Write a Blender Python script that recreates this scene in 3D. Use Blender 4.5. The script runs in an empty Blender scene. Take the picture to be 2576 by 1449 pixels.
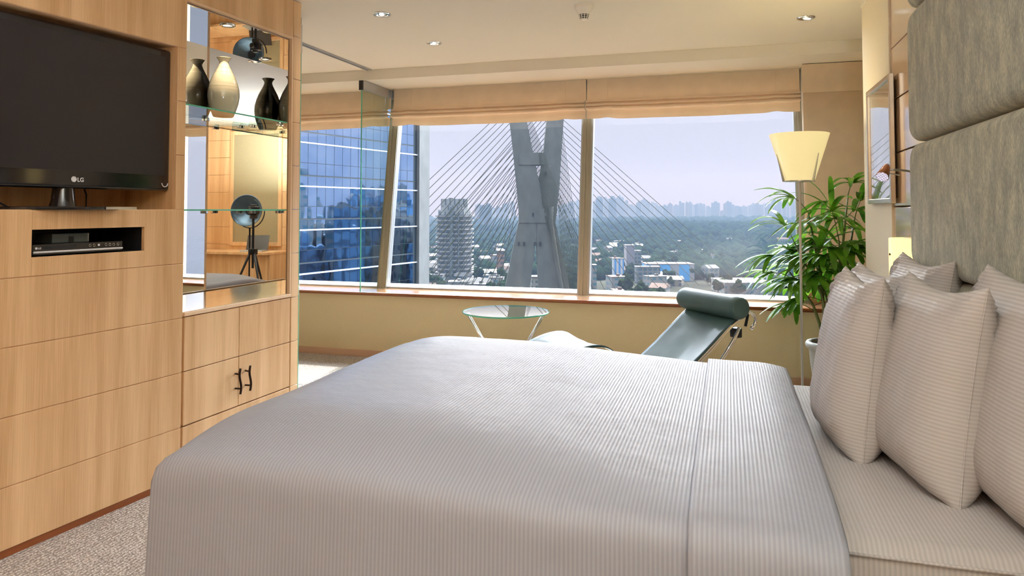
import bpy, bmesh, random
from math import *
from mathutils import Vector, Matrix, noise

SC = bpy.context.scene
COL = SC.collection
R = random.Random(7)
YAW = radians(16.8); PITCH = radians(2.0); F = 1800.0; CAMZ = 1.4

# ------------------------------------------------------------------ helpers
class MB:
    """collects geometry for ONE mesh object"""
    def __init__(s): s.v = []; s.f = []; s.M = Matrix.Identity(4)
    def add(s, vs, fs):
        n = len(s.v)
        s.v += [tuple(s.M @ Vector(p)) for p in vs]
        s.f += [tuple(i + n for i in f) for f in fs]
        return s
    def box(s, x0, x1, y0, y1, z0, z1):
        return s.add([(x, y, z) for z in (z0, z1) for y in (y0, y1) for x in (x0, x1)],
                     [(0,2,3,1), (4,5,7,6), (0,1,5,4), (2,6,7,3), (0,4,6,2), (1,3,7,5)])
    def rbox(s, x0, x1, y0, y1, z0, z1, b=.01, seg=3):
        bm = bmesh.new(); bmesh.ops.create_cube(bm, size=1)
        for v in bm.verts:
            v.co = Vector(((x0+x1)/2 + v.co.x*(x1-x0), (y0+y1)/2 + v.co.y*(y1-y0), (z0+z1)/2 + v.co.z*(z1-z0)))
        bmesh.ops.bevel(bm, geom=list(bm.edges), offset=b, segments=seg, profile=.5, affect='EDGES')
        return s.bm(bm)
    def bm(s, bm):
        bm.verts.index_update()
        s.add([tuple(v.co) for v in bm.verts], [tuple(v.index for v in f.verts) for f in bm.faces]); bm.free(); return s
    def hexa(s, a, b):
        """two quads (lists of 4 points) joined"""
        return s.add(list(a) + list(b), [(3,2,1,0), (4,5,6,7)] + [(i, (i+1) % 4, 4+(i+1) % 4, 4+i) for i in range(4)])
    def tube(s, pts, r, n=10, caps=True, closed=False):
        pts = [Vector(p) for p in pts]; m = len(pts); rs = r if isinstance(r, (list, tuple)) else [r]*m
        vs = []; up = None
        for i, p in enumerate(pts):
            if closed: t = pts[(i+1) % m] - pts[i-1]
            else: t = pts[min(i+1, m-1)] - pts[max(i-1, 0)]
            t.normalize()
            if up is None:
                up = Vector((0,0,1)) if abs(t.z) < .9 else Vector((1,0,0))
            a = t.cross(up).normalized(); up = a.cross(t).normalized()
            vs += [tuple(p + (a*cos(2*pi*k/n) + up*sin(2*pi*k/n))*rs[i]) for k in range(n)]
        fs = []
        for i in range(m if closed else m-1):
            for k in range(n):
                a0, b0 = i*n, ((i+1) % m)*n
                fs.append((a0+k, a0+(k+1) % n, b0+(k+1) % n, b0+k))
        if caps and not closed:
            fs.append(tuple(range(n-1, -1, -1))); fs.append(tuple((m-1)*n+k for k in range(n)))
        return s.add(vs, fs)
    def lathe(s, prof, c=(0,0,0), n=32, capb=False, capt=False, ax=None):
        vs = []; fs = []
        Q = Matrix.Identity(3) if ax is None else Vector((0,0,1)).rotation_difference(Vector(ax)).to_matrix()
        for r, z in prof:
            for k in range(n):
                vs.append(tuple(Vector(c) + Q @ Vector((r*cos(2*pi*k/n), r*sin(2*pi*k/n), z))))
        for i in range(len(prof)-1):
            for k in range(n): fs.append((i*n+k, i*n+(k+1) % n, (i+1)*n+(k+1) % n, (i+1)*n+k))
        if capb: fs.append(tuple(range(n-1, -1, -1)))
        if capt: fs.append(tuple((len(prof)-1)*n+k for k in range(n)))
        return s.add(vs, fs)
    def cyl(s, a, b, r, n=24):
        return s.tube([a, b], r, n)
    def disc(s, c, r, ax=(0,0,1), t=.004, n=28):
        return s.lathe([(r, -t/2), (r, t/2)], c, n, True, True, ax)
    def grid(s, fn, nu, nv, flip=False):
        vs = [tuple(fn(i/nu, j/nv)) for i in range(nu+1) for j in range(nv+1)]
        fs = [(i*(nv+1)+j, (i+1)*(nv+1)+j, (i+1)*(nv+1)+j+1, i*(nv+1)+j+1) for i in range(nu) for j in range(nv)]
        if flip: fs = [f[::-1] for f in fs]
        return s.add(vs, fs)
    def prism(s, poly, z0, z1):
        n = len(poly)
        return s.add([(x, y, z0) for x, y in poly] + [(x, y, z1) for x, y in poly],
                     [tuple(range(n-1, -1, -1)), tuple(range(n, 2*n))] + [(i, (i+1) % n, n+(i+1) % n, n+i) for i in range(n)])
    def blob(s, c, r, sub=1, amp=.25, sq=1):
        bm = bmesh.new(); bmesh.ops.create_icosphere(bm, subdivisions=sub, radius=1)
        o = Vector((R.random()*50, R.random()*50, R.random()*50))
        for v in bm.verts:
            k = r*(1 + amp*noise.noise(v.co*1.7 + o)*2)
            v.co = Vector((c[0]+v.co.x*k, c[1]+v.co.y*k, c[2]+v.co.z*k*sq))
        return s.bm(bm)
    def build(s, name, mat, parent=None, smooth=False, kind=None, label=None, loc=None, bevel=0, fixn=False, solid=0, sub=0):
        me = bpy.data.meshes.new(name); me.from_pydata(s.v, [], s.f); me.validate()
        if fixn or bevel or solid:
            bm = bmesh.new(); bm.from_mesh(me); bmesh.ops.recalc_face_normals(bm, faces=bm.faces); bm.to_mesh(me); bm.free()
        if smooth:
            for p in me.polygons: p.use_smooth = True
            if smooth == 2:
                me.set_sharp_from_angle(angle=radians(38))
        me.materials.append(mat)
        o = bpy.data.objects.new(name, me); COL.objects.link(o)
        if loc is not None and parent is None:
            me.transform(Matrix.Translation(-Vector(loc))); o.location = loc
        if parent is not None: o.parent = parent
        if solid:
            m = o.modifiers.new('s', 'SOLIDIFY'); m.thickness = solid
        if bevel:
            m = o.modifiers.new('b', 'BEVEL'); m.width = bevel; m.segments = 2; m.limit_method = 'ANGLE'
        if sub:
            m = o.modifiers.new('u', 'SUBSURF'); m.levels = sub; m.render_levels = sub
        if kind: o['kind'] = kind
        if label: o['label'] = label
        return o

def thing(name, label, cat, loc=(0,0,0), rz=0, group=None):
    o = bpy.data.objects.new(name, None); COL.objects.link(o); o.location = loc; o.rotation_euler = (0,0,rz)
    o.empty_display_size = .1
    o['label'] = label; o['category'] = cat
    if group: o['group'] = group
    return o
def tag(o, label, cat, group=None, kind=None):
    o['label'] = label; o['category'] = cat
    if group: o['group'] = group
    if kind: o['kind'] = kind
    return o
def dup(root, loc, rz=0, label=None, scale=None):
    r = root.copy(); COL.objects.link(r); r.location = loc; r.rotation_euler = (0,0,rz)
    if label: r['label'] = label
    if scale: r.scale = scale
    def rec(a, b):
        for ch in list(a.children):
            c = ch.copy(); COL.objects.link(c); c.parent = b
            if c.type == 'LIGHT': pass
            rec(ch, c)
    rec(root, r); return r
def structure(mb, name, mat, **k):
    return mb.build(name, mat, kind='structure', **k)

# ------------------------------------------------------------------ materials
MATS = {}
def newmat(name):
    m = bpy.data.materials.new(name); m.use_nodes = True; nt = m.node_tree
    return m, nt, nt.nodes['Principled BSDF']
def N(nt, typ, **k):
    n = nt.nodes.new(typ)
    for a, b in k.items():
        if a == 'inp':
            for q, w in b.items(): n.inputs[q].default_value = w
        else: setattr(n, a, b)
    return n
def ramp(nt, stops):
    n = nt.nodes.new('ShaderNodeValToRGB'); e = n.color_ramp.elements
    while len(e) < len(stops): e.new(.5)
    for i, (p, c) in enumerate(stops):
        e[i].position = p; e[i].color = (*c, 1) if len(c) == 3 else c
    return n
def C(r, g, b):
    def l(v):
        v /= 255; return v/12.92 if v <= .04045 else ((v+.055)/1.055)**2.4
    return (l(r), l(g), l(b))
def mat(name, col, rough=.5, metal=0, var=0, vscale=(20,20,20), bump=0, bscale=200, coat=0, spec=.5, sheen=0, detail=4, sub=0, emis=None, estr=0):
    """procedural: two-tone noise colour + noise bump"""
    m, nt, p = newmat(name)
    p.inputs['Roughness'].default_value = rough; p.inputs['Metallic'].default_value = metal
    p.inputs['Coat Weight'].default_value = coat; p.inputs['Coat Roughness'].default_value = .08
    p.inputs['Specular IOR Level'].default_value = spec
    if sheen: p.inputs['Sheen Weight'].default_value = sheen
    p.inputs['Base Color'].default_value = (*col, 1)
    if emis: p.inputs['Emission Color'].default_value = (*emis, 1); p.inputs['Emission Strength'].default_value = estr
    tc = N(nt, 'ShaderNodeTexCoord')
    if var:
        mp = N(nt, 'ShaderNodeMapping'); mp.inputs['Scale'].default_value = vscale
        nt.links.new(tc.outputs['Object'], mp.inputs['Vector'])
        nz = N(nt, 'ShaderNodeTexNoise', inp={'Scale': 1.0, 'Detail': detail}); nt.links.new(mp.outputs[0], nz.inputs['Vector'])
        rp = ramp(nt, [(.3, tuple(max(0, c*(1-var)) for c in col)), (.7, tuple(min(1, c*(1+var)) for c in col))])
        nt.links.new(nz.outputs['Fac'], rp.inputs[0]); nt.links.new(rp.outputs[0], p.inputs['Base Color'])
    if bump:
        nz = N(nt, 'ShaderNodeTexNoise', inp={'Scale': bscale, 'Detail': 3.0}); nt.links.new(tc.outputs['Object'], nz.inputs['Vector'])
        b = N(nt, 'ShaderNodeBump', inp={'Strength': bump, 'Distance': .004}); nt.links.new(nz.outputs['Fac'], b.inputs['Height']); nt.links.new(b.outputs[0], p.inputs['Normal'])
    return m
def wood(name, dark, light, rough=.35, coat=.15, sc=(9, 9, .5)):
    m, nt, p = newmat(name)
    tc = N(nt, 'ShaderNodeTexCoord')
    mp = N(nt, 'ShaderNodeMapping'); mp.inputs['Scale'].default_value = sc; nt.links.new(tc.outputs['Object'], mp.inputs[0])
    a = N(nt, 'ShaderNodeTexNoise', inp={'Scale': 1.0, 'Detail': 3.0, 'Roughness': .5, 'Distortion': .4}); nt.links.new(mp.outputs[0], a.inputs['Vector'])
    mp2 = N(nt, 'ShaderNodeMapping'); mp2.inputs['Scale'].default_value = (sc[0]*22, sc[1]*22, sc[2]*8); nt.links.new(tc.outputs['Object'], mp2.inputs[0])
    b = N(nt, 'ShaderNodeTexNoise', inp={'Scale': 1.0, 'Detail': 2.0}); nt.links.new(mp2.outputs[0], b.inputs['Vector'])
    mx = N(nt, 'ShaderNodeMath', operation='MULTIPLY_ADD'); mx.inputs[1].default_value = .3; nt.links.new(b.outputs['Fac'], mx.inputs[0])
    ml = N(nt, 'ShaderNodeMath', operation='MULTIPLY'); ml.inputs[1].default_value = .7; nt.links.new(a.outputs['Fac'], ml.inputs[0]); nt.links.new(ml.outputs[0], mx.inputs[2])
    rp = ramp(nt, [(.34, dark), (.62, light)]); nt.links.new(mx.outputs[0], rp.inputs[0])
    nt.links.new(rp.outputs[0], p.inputs['Base Color'])
    p.inputs['Roughness'].default_value = rough; p.inputs['Coat Weight'].default_value = coat; p.inputs['Coat Roughness'].default_value = .15
    return m
def linen(name, col, axis, pitch=.011, amt=.15):
    """white satin-stripe bed linen; stripes vary along one object axis"""
    m, nt, p = newmat(name)
    tc = N(nt, 'ShaderNodeTexCoord'); sx = N(nt, 'ShaderNodeSeparateXYZ'); nt.links.new(tc.outputs['Object'], sx.inputs[0])
    k = N(nt, 'ShaderNodeMath', operation='MULTIPLY'); k.inputs[1].default_value = 2*pi/pitch; nt.links.new(sx.outputs[axis], k.inputs[0])
    s = N(nt, 'ShaderNodeMath', operation='SINE'); nt.links.new(k.outputs[0], s.inputs[0])
    mr = N(nt, 'ShaderNodeMapRange', inp={'From Min': -.5, 'From Max': .5}); nt.links.new(s.outputs[0], mr.inputs[0])
    rp = ramp(nt, [(0, tuple(c*(1-amt) for c in col)), (1, col)]); nt.links.new(mr.outputs[0], rp.inputs[0])
    nt.links.new(rp.outputs[0], p.inputs['Base Color'])
    rr = N(nt, 'ShaderNodeMapRange', inp={'To Min': .6, 'To Max': .44}); nt.links.new(mr.outputs[0], rr.inputs[0]); nt.links.new(rr.outputs[0], p.inputs['Roughness'])
    p.inputs['Specular IOR Level'].default_value = .3
    nz = N(nt, 'ShaderNodeTexNoise', inp={'Scale': 9.0, 'Detail': 3.0}); nt.links.new(tc.outputs['Object'], nz.inputs['Vector'])
    ad = N(nt, 'ShaderNodeMath', operation='MULTIPLY_ADD'); ad.inputs[1].default_value = .035; nt.links.new(mr.outputs[0], ad.inputs[0]); nt.links.new(nz.outputs['Fac'], ad.inputs[2])
    b = N(nt, 'ShaderNodeBump', inp={'Strength': .25, 'Distance': .02}); nt.links.new(ad.outputs[0], b.inputs['Height']); nt.links.new(b.outputs[0], p.inputs['Normal'])
    return m
def glassmat(name, tint=(1,1,1), refl=1.0, ior=1.45):
    """clear sheet glass: passes light straight through, mirrors by Fresnel"""
    m = bpy.data.materials.new(name); m.use_nodes = True; nt = m.node_tree; nt.nodes.clear()
    o = N(nt, 'ShaderNodeOutputMaterial'); t = N(nt, 'ShaderNodeBsdfTransparent'); t.inputs[0].default_value = (*tint, 1)
    g = N(nt, 'ShaderNodeBsdfGlossy'); g.inputs['Roughness'].default_value = .0; g.inputs[0].default_value = (refl, refl, refl, 1)
    f = N(nt, 'ShaderNodeFresnel'); f.inputs[0].default_value = ior
    nz = N(nt, 'ShaderNodeTexNoise', inp={'Scale': .8}); tcn = N(nt, 'ShaderNodeTexCoord'); nt.links.new(tcn.outputs['Object'], nz.inputs['Vector'])
    b = N(nt, 'ShaderNodeBump', inp={'Strength': .02, 'Distance': .01}); nt.links.new(nz.outputs['Fac'], b.inputs['Height']); nt.links.new(b.outputs[0], g.inputs['Normal'])
    gm = N(nt, 'ShaderNodeNewGeometry'); iv = N(nt, 'ShaderNodeMath', operation='SUBTRACT'); iv.inputs[0].default_value = 1; nt.links.new(gm.outputs['Backfacing'], iv.inputs[1])
    ml = N(nt, 'ShaderNodeMath', operation='MULTIPLY'); nt.links.new(f.outputs[0], ml.inputs[0]); nt.links.new(iv.outputs[0], ml.inputs[1])
    mx = N(nt, 'ShaderNodeMixShader'); nt.links.new(ml.outputs[0], mx.inputs[0]); nt.links.new(t.outputs[0], mx.inputs[1]); nt.links.new(g.outputs[0], mx.inputs[2])
    nt.links.new(mx.outputs[0], o.inputs[0]); return m

M_wood = wood('anigre_wood', C(198,154,106), C(232,194,148))
M_woodb = wood('anigre_wood_edge', C(226,190,150), C(238,206,170), .5, 0)
M_woodd = wood('dark_cherry_wood', C(120,62,26), C(152,84,40), .3, .3, (.6, 9, 9))
M_wood_r = wood('pale_headboard_wood', C(196,156,120), C(214,178,144), .12, 1)
M_sill = mat('sill_lacquer', C(206,156,118), .12, spec=1.0, coat=1, var=.06, vscale=(1.5, 20, 20))
for _m in (M_sill, M_wood_r):
    _p = _m.node_tree.nodes['Principled BSDF']; _p.inputs['Coat IOR'].default_value = 2.3; _p.inputs['IOR'].default_value = 1.9
M_ceil = mat('ceiling_paint', C(232,225,210), .7, var=.015, vscale=(1,1,1), bump=.05, bscale=150)
M_wall = mat('woven_wallcovering', C(214,196,156), .75, var=.07, vscale=(260,260,260), bump=.35, bscale=320)
M_wallr = mat('textured_wallpaper', C(236,227,206), .7, var=.04, vscale=(180,180,180), bump=.5, bscale=220)
M_fabw = mat('tan_fabric', C(222,200,174), .85, var=.05, vscale=(6,6,6), bump=.2, bscale=500, sheen=.2)
M_carpet = None
M_black = mat('black_plastic', (.012,.011,.014), .12, coat=.5, var=.1, vscale=(9,9,9))
M_blackm = mat('matt_black', (.015,.015,.017), .5, var=.2, vscale=(30,30,30))
M_screen = mat('tv_screen', (.030,.027,.030), .28, var=.03, vscale=(3,3,3), spec=.35)
M_chrome = mat('chrome', (.75,.74,.72), .08, 1, var=.03, vscale=(8,8,8))
M_steel = mat('brushed_steel', (.55,.55,.53), .3, 1, var=.06, vscale=(60,60,4))
M_alu = mat('window_aluminium', C(168,164,148), .38, .6, var=.05, vscale=(5,5,1))
M_alul = mat('light_aluminium', C(180,184,186), .3, .5, var=.03, vscale=(5,5,1))
M_white = mat('white_plastic', C(236,230,216), .35, var=.02, vscale=(9,9,9))
M_print = mat('white_print', C(228,228,232), .4, var=.02, vscale=(50,50,50))
M_bronze = mat('dark_bronze', C(58,44,34), .35, .8, var=.25, vscale=(60,60,60), bump=.3, bscale=90)
M_leather = mat('dark_green_leather', C(66,91,91), .5, spec=.3, var=.2, vscale=(5,5,5), bump=.08, bscale=30, coat=.1)
M_head = None
M_gpane = glassmat('window_glass', (.93,.95,.97))
M_gpart = glassmat('partition_glass', (.86,.93,.91), .9)
M_gtab = glassmat('table_glass', (.82,.90,.88), 1, 3.2)
M_gedge = mat('green_glass_edge', C(90,190,160), .15, var=.1, vscale=(10,10,10), coat=.5)
M_mirror = mat('mirror_silver', (.80,.80,.78), .0, 1, var=.005, vscale=(1,1,1))
M_mirror.node_tree.nodes['Principled BSDF'].inputs['Roughness'].default_value = 0.0
M_sheet = linen('satin_stripe_sheet', C(180,174,170), 0)
M_duvet = linen('satin_stripe_duvet', C(157,159,168), 0)
M_pill = linen('satin_stripe_pillowcase', C(192,187,184), 2, .0105)
M_base = mat('bed_base_fabric', C(150,120,84), .8, var=.1, vscale=(80,80,80), bump=.2, bscale=300)
M_leaf = None

def carpet():
    m, nt, p = newmat('loop_carpet'); tc = N(nt, 'ShaderNodeTexCoord')
    v = N(nt, 'ShaderNodeTexVoronoi', inp={'Scale': 95.0, 'Randomness': .7}); nt.links.new(tc.outputs['Object'], v.inputs['Vector'])
    w = N(nt, 'ShaderNodeTexWave', inp={'Scale': 16.0, 'Distortion': 2.5, 'Detail': 1.0, 'Detail Scale': 6.0}); w.bands_direction = 'X'; nt.links.new(tc.outputs['Object'], w.inputs['Vector'])
    a = N(nt, 'ShaderNodeMath', operation='MULTIPLY_ADD'); a.inputs[1].default_value = .35; nt.links.new(w.outputs['Fac'], a.inputs[0]); nt.links.new(v.outputs['Distance'], a.inputs[2])
    rp = ramp(nt, [(.1, C(226,218,210)), (.9, C(140,130,121))]); nt.links.new(a.outputs[0], rp.inputs[0]); nt.links.new(rp.outputs[0], p.inputs['Base Color'])
    b = N(nt, 'ShaderNodeBump', inp={'Strength': .9, 'Distance': .006}); b.invert = True; nt.links.new(a.outputs[0], b.inputs['Height']); nt.links.new(b.outputs[0], p.inputs['Normal'])
    p.inputs['Roughness'].default_value = .95; return m
M_carpet = carpet()
def chenille():
    m, nt, p = newmat('grey_green_chenille'); tc = N(nt, 'ShaderNodeTexCoord')
    mp = N(nt, 'ShaderNodeMapping'); mp.inputs['Scale'].default_value = (15, 15, 6.5); nt.links.new(tc.outputs['Object'], mp.inputs[0])
    a = N(nt, 'ShaderNodeTexNoise', inp={'Scale': 1.0, 'Detail': 9.0, 'Roughness': .78}); nt.links.new(mp.outputs[0], a.inputs['Vector'])
    mp2 = N(nt, 'ShaderNodeMapping'); mp2.inputs['Scale'].default_value = (300, 300, 70); nt.links.new(tc.outputs['Object'], mp2.inputs[0])
    c = N(nt, 'ShaderNodeTexNoise', inp={'Scale': 1.0, 'Detail': 2.0}); nt.links.new(mp2.outputs[0], c.inputs['Vector'])
    mm = N(nt, 'ShaderNodeMix'); mm.data_type = 'FLOAT'; mm.inputs[0].default_value = .35; nt.links.new(a.outputs['Fac'], mm.inputs[2]); nt.links.new(c.outputs['Fac'], mm.inputs[3])
    rp = ramp(nt, [(.39, C(84,86,62)), (.5, C(138,139,112)), (.61, C(190,190,160))]); nt.links.new(mm.outputs[0], rp.inputs[0]); nt.links.new(rp.outputs[0], p.inputs['Base Color'])
    b = N(nt, 'ShaderNodeBump', inp={'Strength': .35, 'Distance': .004}); nt.links.new(mm.outputs[0], b.inputs['Height']); nt.links.new(b.outputs[0], p.inputs['Normal'])
    p.inputs['Roughness'].default_value = .75; p.inputs['Sheen Weight'].default_value = .5; return m
M_head = chenille()

# ------------------------------------------------------------------ the room
XR = .84          # headboard wall line
YW = 6.18         # inner face of the window parapet
YB = -1.85        # wall behind
CE = 2.75; SOF = 2.65
XL = -5.6; XRR = 2.4

structure(MB().box(XL-.1, XRR+.1, YB-.1, 7.1, -.1, 0), 'floor', M_carpet)
structure(MB().box(XL, XRR, YB, YW+.02, CE, CE+.1), 'ceiling', M_ceil)
structure(MB().box(XL, XRR, YW, 7.1, SOF, CE+.1), 'ceiling_soffit', M_ceil)
structure(MB().box(XL, XRR, YW, YW+.12, 0, .585), 'wall_window', M_wall)
structure(MB().box(XL-.1, XL, YB-.1, 7.1, 0, CE+.1), 'wall_left', M_wall)
structure(MB().box(XRR, XRR+.1, 3.4, 7.1, 0, CE+.1), 'wall_recess', M_wallr)
structure(MB().box(XL, XRR, YB-.1, YB, 0, CE+.1), 'wall_back', M_wood)
structure(MB().box(XRR, XRR+.1, YB, .4, 0, CE+.1), 'wall_entry', M_wood)
structure(MB().box(1.1, XRR, .3, .4, 0, CE+.1), 'wall_entry_return', M_wallr)
# headboard wall : beige pier (proud) + wood panelled field
structure(MB().box(XR, XR+.2, 4.27, 5.05, 0, CE), 'wall_pier', M_wallr, bevel=.004)
structure(MB().box(XR+.2, XRR, 4.9, 5.05, 0, CE), 'wall_recess_back', M_wallr)
structure(MB().box(1.0, 1.1, .3, 4.27, 0, CE+.1), 'wall_right', M_wood_r)
w = MB()
for k in range(10):
    w.rbox(XR+.01, 1.0, .32, 4.266, k*.283+.0035, min(CE-.002, k*.283+.281), .003, 2)
structure(w, 'trim_1', M_wood_r)
w = MB().rbox(XR-.006, XR, 4.27, 5.05, 2.70, CE, .002, 1)
structure(w, 'trim_2', M_white)
# sill (glossy board, dark nosing) and parapet trims
structure(MB().box(XL, XRR, YW-.015, 6.66, .585, .61), 'trim_3', M_sill, bevel=.003)
n = MB(); n.tube([(XL, YW-.018, .598), (XRR, YW-.018, .598)], .0165, 12); structure(n, 'trim_4', M_woodd, smooth=True)
structure(MB().box(XL, XRR, YW-.016, YW, 0, .062), 'baseboard_window', M_sill, bevel=.002)
structure(MB().box(XL, XRR, 6.64, 7.1, -.1, .60), 'wall_parapet_outer', M_alu)
structure(MB().box(XR+.2, XRR, 4.9-.012, 4.9, 0, .08), 'baseboard_recess', M_wood)

# leaning windows
GY0, GY1, GZ0, GZ1 = 6.58, 6.90, .61, 2.65
def gy(z): return GY0 + (GY1-GY0)*(z-GZ0)/(GZ1-GZ0)
def lean(mb, x0, x1, d0, d1, z0, z1):
    """bar in the leaning plane: x range, offset range from plane, z range"""
    a = [(x0, gy(z0)+d0, z0), (x1, gy(z0)+d0, z0), (x1, gy(z0)+d1, z0), (x0, gy(z0)+d1, z0)]
    b = [(x0, gy(z1)+d0, z1), (x1, gy(z1)+d0, z1), (x1, gy(z1)+d1, z1), (x0, gy(z1)+d1, z1)]
    return mb.hexa(a, b)
wins = [(-5.55, -3.37), (-3.33, -1.315), (-1.27, .60)]
for i, (x0, x1) in enumerate(wins):
    f = MB()
    lean(f, x0, x0+.035, -.03, .05, GZ0, GZ1); lean(f, x1-.035, x1, -.03, .05, GZ0, GZ1)
    lean(f, x0+.035, x1-.035, -.03, .05, GZ0, GZ0+.016); lean(f, x0+.035, x1-.035, -.03, .05, GZ1-.04, GZ1)
    wf = f.build('window_%d' % (i+1), M_alul, kind='structure', fixn=True)
    g = MB(); lean(g, x0+.035, x1-.035, .008, .016, GZ0+.016, GZ1-.04); g.build('pane', M_gpane, wf, fixn=True)
# mullions : stepped aluminium posts
def post(x0, x1, nm):
    f = MB(); lean(f, x0, x1, -.05, .06, GZ0, GZ1)
    w4 = (x1-x0)
    lean(f, x0+w4*.2, x0+w4*.45, -.066, -.05, GZ0, GZ1)
    lean(f, x0-.012, x0, -.045, -.025, GZ0, GZ1); lean(f, x1, x1+.012, -.045, -.025, GZ0, GZ1)
    structure(f, nm, M_alu, fixn=True)
post(-3.38, -3.31, 'trim_5'); post(-1.32, -1.265, 'trim_6'); post(.585, .63, 'trim_7')
structure(MB().box(.63, XRR, 6.60, 7.0, .60, SOF), 'wall_window_side', M_wallr)

def add_transl(m, col, f):
    nt = m.node_tree; p = nt.nodes['Principled BSDF']; out = nt.nodes['Material Output']
    tr = N(nt, 'ShaderNodeBsdfTranslucent'); tr.inputs[0].default_value = (*col, 1); mx = N(nt, 'ShaderNodeMixShader', inp={0: f})
    nt.links.new(p.outputs[0], mx.inputs[1]); nt.links.new(tr.outputs[0], mx.inputs[2]); nt.links.new(mx.outputs[0], out.inputs[0])
M_blind = mat('tan_blind_fabric', C(228,208,184), .85, var=.05, vscale=(6,6,6), bump=.2, bscale=500, sheen=.2); add_transl(M_blind, C(214,168,120), .08)
# ------------------------------------------------------------------ blinds
def blind(x0, x1, label, sag=.012, cord=None):
    t = thing('roman_blind', label, 'blind', ((x0+x1)/2, 6.765, SOF), 0, 'roman blinds across the windows')
    w = x1-x0
    prof = [(0,0), (.0,-.05), (-.004,-.12), (-.01,-.19), (-.03,-.21), (-.075,-.215), (-.085,-.230), (-.02,-.236),
            (-.028,-.243), (-.09,-.25), (-.095,-.266), (-.022,-.270), (-.03,-.275), (-.088,-.282), (-.09,-.298), (-.028,-.302),
            (-.028,-.315), (-.035,-.35), (-.036,-.385)]
    def fn(u, v):
        q = v*(len(prof)-1); i = min(int(q), len(prof)-2); fr = q-i
        y = prof[i][0]*(1-fr)+prof[i+1][0]*fr; z = prof[i][1]*(1-fr)+prof[i+1][1]*fr
        low = max(0, (-z-.19)/.2)
        n1 = noise.noise(Vector((u*w*3.1+x0, v*3, x0)))*.012*low
        # cords gather the folds at both ends, the middle sags
        z -= sag*low*sin(pi*u)
        z += .02*low*exp(-((u*w-.2)/.06)**2)*.6 + .02*low*exp(-((w-u*w-.2)/.06)**2)*.6
        y += n1 + .004*sin(u*w*9+v*4)*low
        return Vector(((u-.5)*w, y, z+n1*.4))
    MB().grid(fn, 90, 54).build('fabric', M_blind, t, smooth=True)
    for e in (.2, w-.2): MB().tube([(e-w/2, -.0045, -.005), (e-w/2, -.007, -.12), (e-w/2, -.0145, -.188)], .0018, 6).build('seam', M_fabw, t)
    MB().rbox(-w/2, w/2, .005, .05, -.045, -.004, .004).build('head_rail', M_alul, t)
    if cord:
        c = MB(); xx = cord-(x0+x1)/2
        pts = [(xx, -.09, -.24)]
        for k in range(20):
            a = k/19
            pts.append((xx+.018*sin(pi*a)-.02*a, -.09-.16*a*.6, -.24-1.45*a))
        pts2 = [(p[0]+.04*sin(pi*min(1, i/20)), p[1]-.01, p[2]) for i, p in enumerate(pts)]
        c.tube(pts + pts2[::-1], .003, 6); c.build('pull_cord', M_print, t, smooth=True)
    return t
blind(-5.5, -3.36, 'tan roman blind over the leftmost window, behind the glass partition')
blind(-3.33, -1.297, 'tan roman blind above the window that frames the bridge mast', cord=-3.24)
blind(-1.287, .615, 'tan roman blind above the right window beside the floor lamp', cord=.54)
t = thing('fabric_wall_panel', 'flat tan fabric panel filling the corner right of the windows, behind the palm', 'wall panel', (1.4, 6.58, .61))
MB().grid(lambda u, v: Vector(((u-.5)*1.55, -.004*abs(sin(u*pi*5.2)) , v*1.80)), 60, 6).build('lower_panel', M_fabw, t, smooth=True, solid=.012)
def pel(u, v):
    return Vector(((u-.5)*1.56, .20-.0*v-.004*abs(sin(u*pi*5.2)), 1.78+v*.255))
MB().box(-.78, .78, -.02, .012, 1.79, 2.035).build('pelmet', M_fabw, t, bevel=.004)

# ------------------------------------------------------------------ ceiling fittings
def downlight(loc, label, power):
    t = thing('ceiling_downlight', label, 'downlight', loc, 0, 'recessed ceiling downlights')
    m = MB(); m.lathe([(.062, 0), (.060, -.006), (.045, -.005), (.043, 0)], n=32); m.build('trim_ring', M_chrome, t, smooth=True)
    m = MB(); m.lathe([(.043, -.002), (.034, .0), (.020, -.004)], n=24); m.build('reflector', M_chrome, t, smooth=True)
    MB().lathe([(.02, -.005), (.012, -.012), (.001, -.015)], n=16).build('lens', mat_lens, t, smooth=True)
    L = bpy.data.lights.new('downlight_lamp', 'SPOT'); L.shadow_soft_size = 0; L.spot_size = radians(150); L.spot_blend = 1; L.energy = power; L.color = (.92, .95, 1)
    lo = bpy.data.objects.new('lamp', L); COL.objects.link(lo); lo.parent = t; lo.location = (0,0,-.018)
    return t
mat_lens = mat('halogen_lens', (.9,.9,.9), .1, var=.02, vscale=(9,9,9), emis=(1,.92,.8), estr=.7)
DLP = 11
dls = [((-2.278,4.43,CE), 'recessed downlight nearest the display cabinet, left of the other ceiling fittings'),
       ((-2.27,5.33,CE), 'recessed downlight closest to the glass partition end and the ceiling step'),
       ((.537,5.38,CE), 'recessed downlight at far right of the ceiling, above the floor lamp'),
       ((-.8,2.9,CE), 'added unseen downlight in the ceiling above the middle of the bed'),  # from here on: out-of-view downlights added to brighten the room
       ((-1.9,2.4,CE), 'added unseen downlight in the ceiling above the foot of the bed'),
       ((-.2,1.2,CE), 'added unseen downlight in the ceiling beside the near side of the bed'),
       ((-1.7,.9,CE), 'added unseen downlight in the ceiling in front of the television wall'),
       ((-.3,-1.1,CE), 'added unseen downlight in the ceiling above the writing desk'),
       ((-2.0,-1.1,CE), 'added unseen downlight in the ceiling at the back corner of the room')]
for l, s in dls: downlight(l, s, DLP)
t = thing('smoke_detector', 'white cone shaped smoke detector with slotted grille on the ceiling', 'smoke detector', (-.901, 4.633, CE))
MB().lathe([(.062,0), (.062,-.018), (.054,-.026), (.05,-.03), (.034,-.062)], n=40, capb=True).build('housing', M_white, t, smooth=2)
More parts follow.
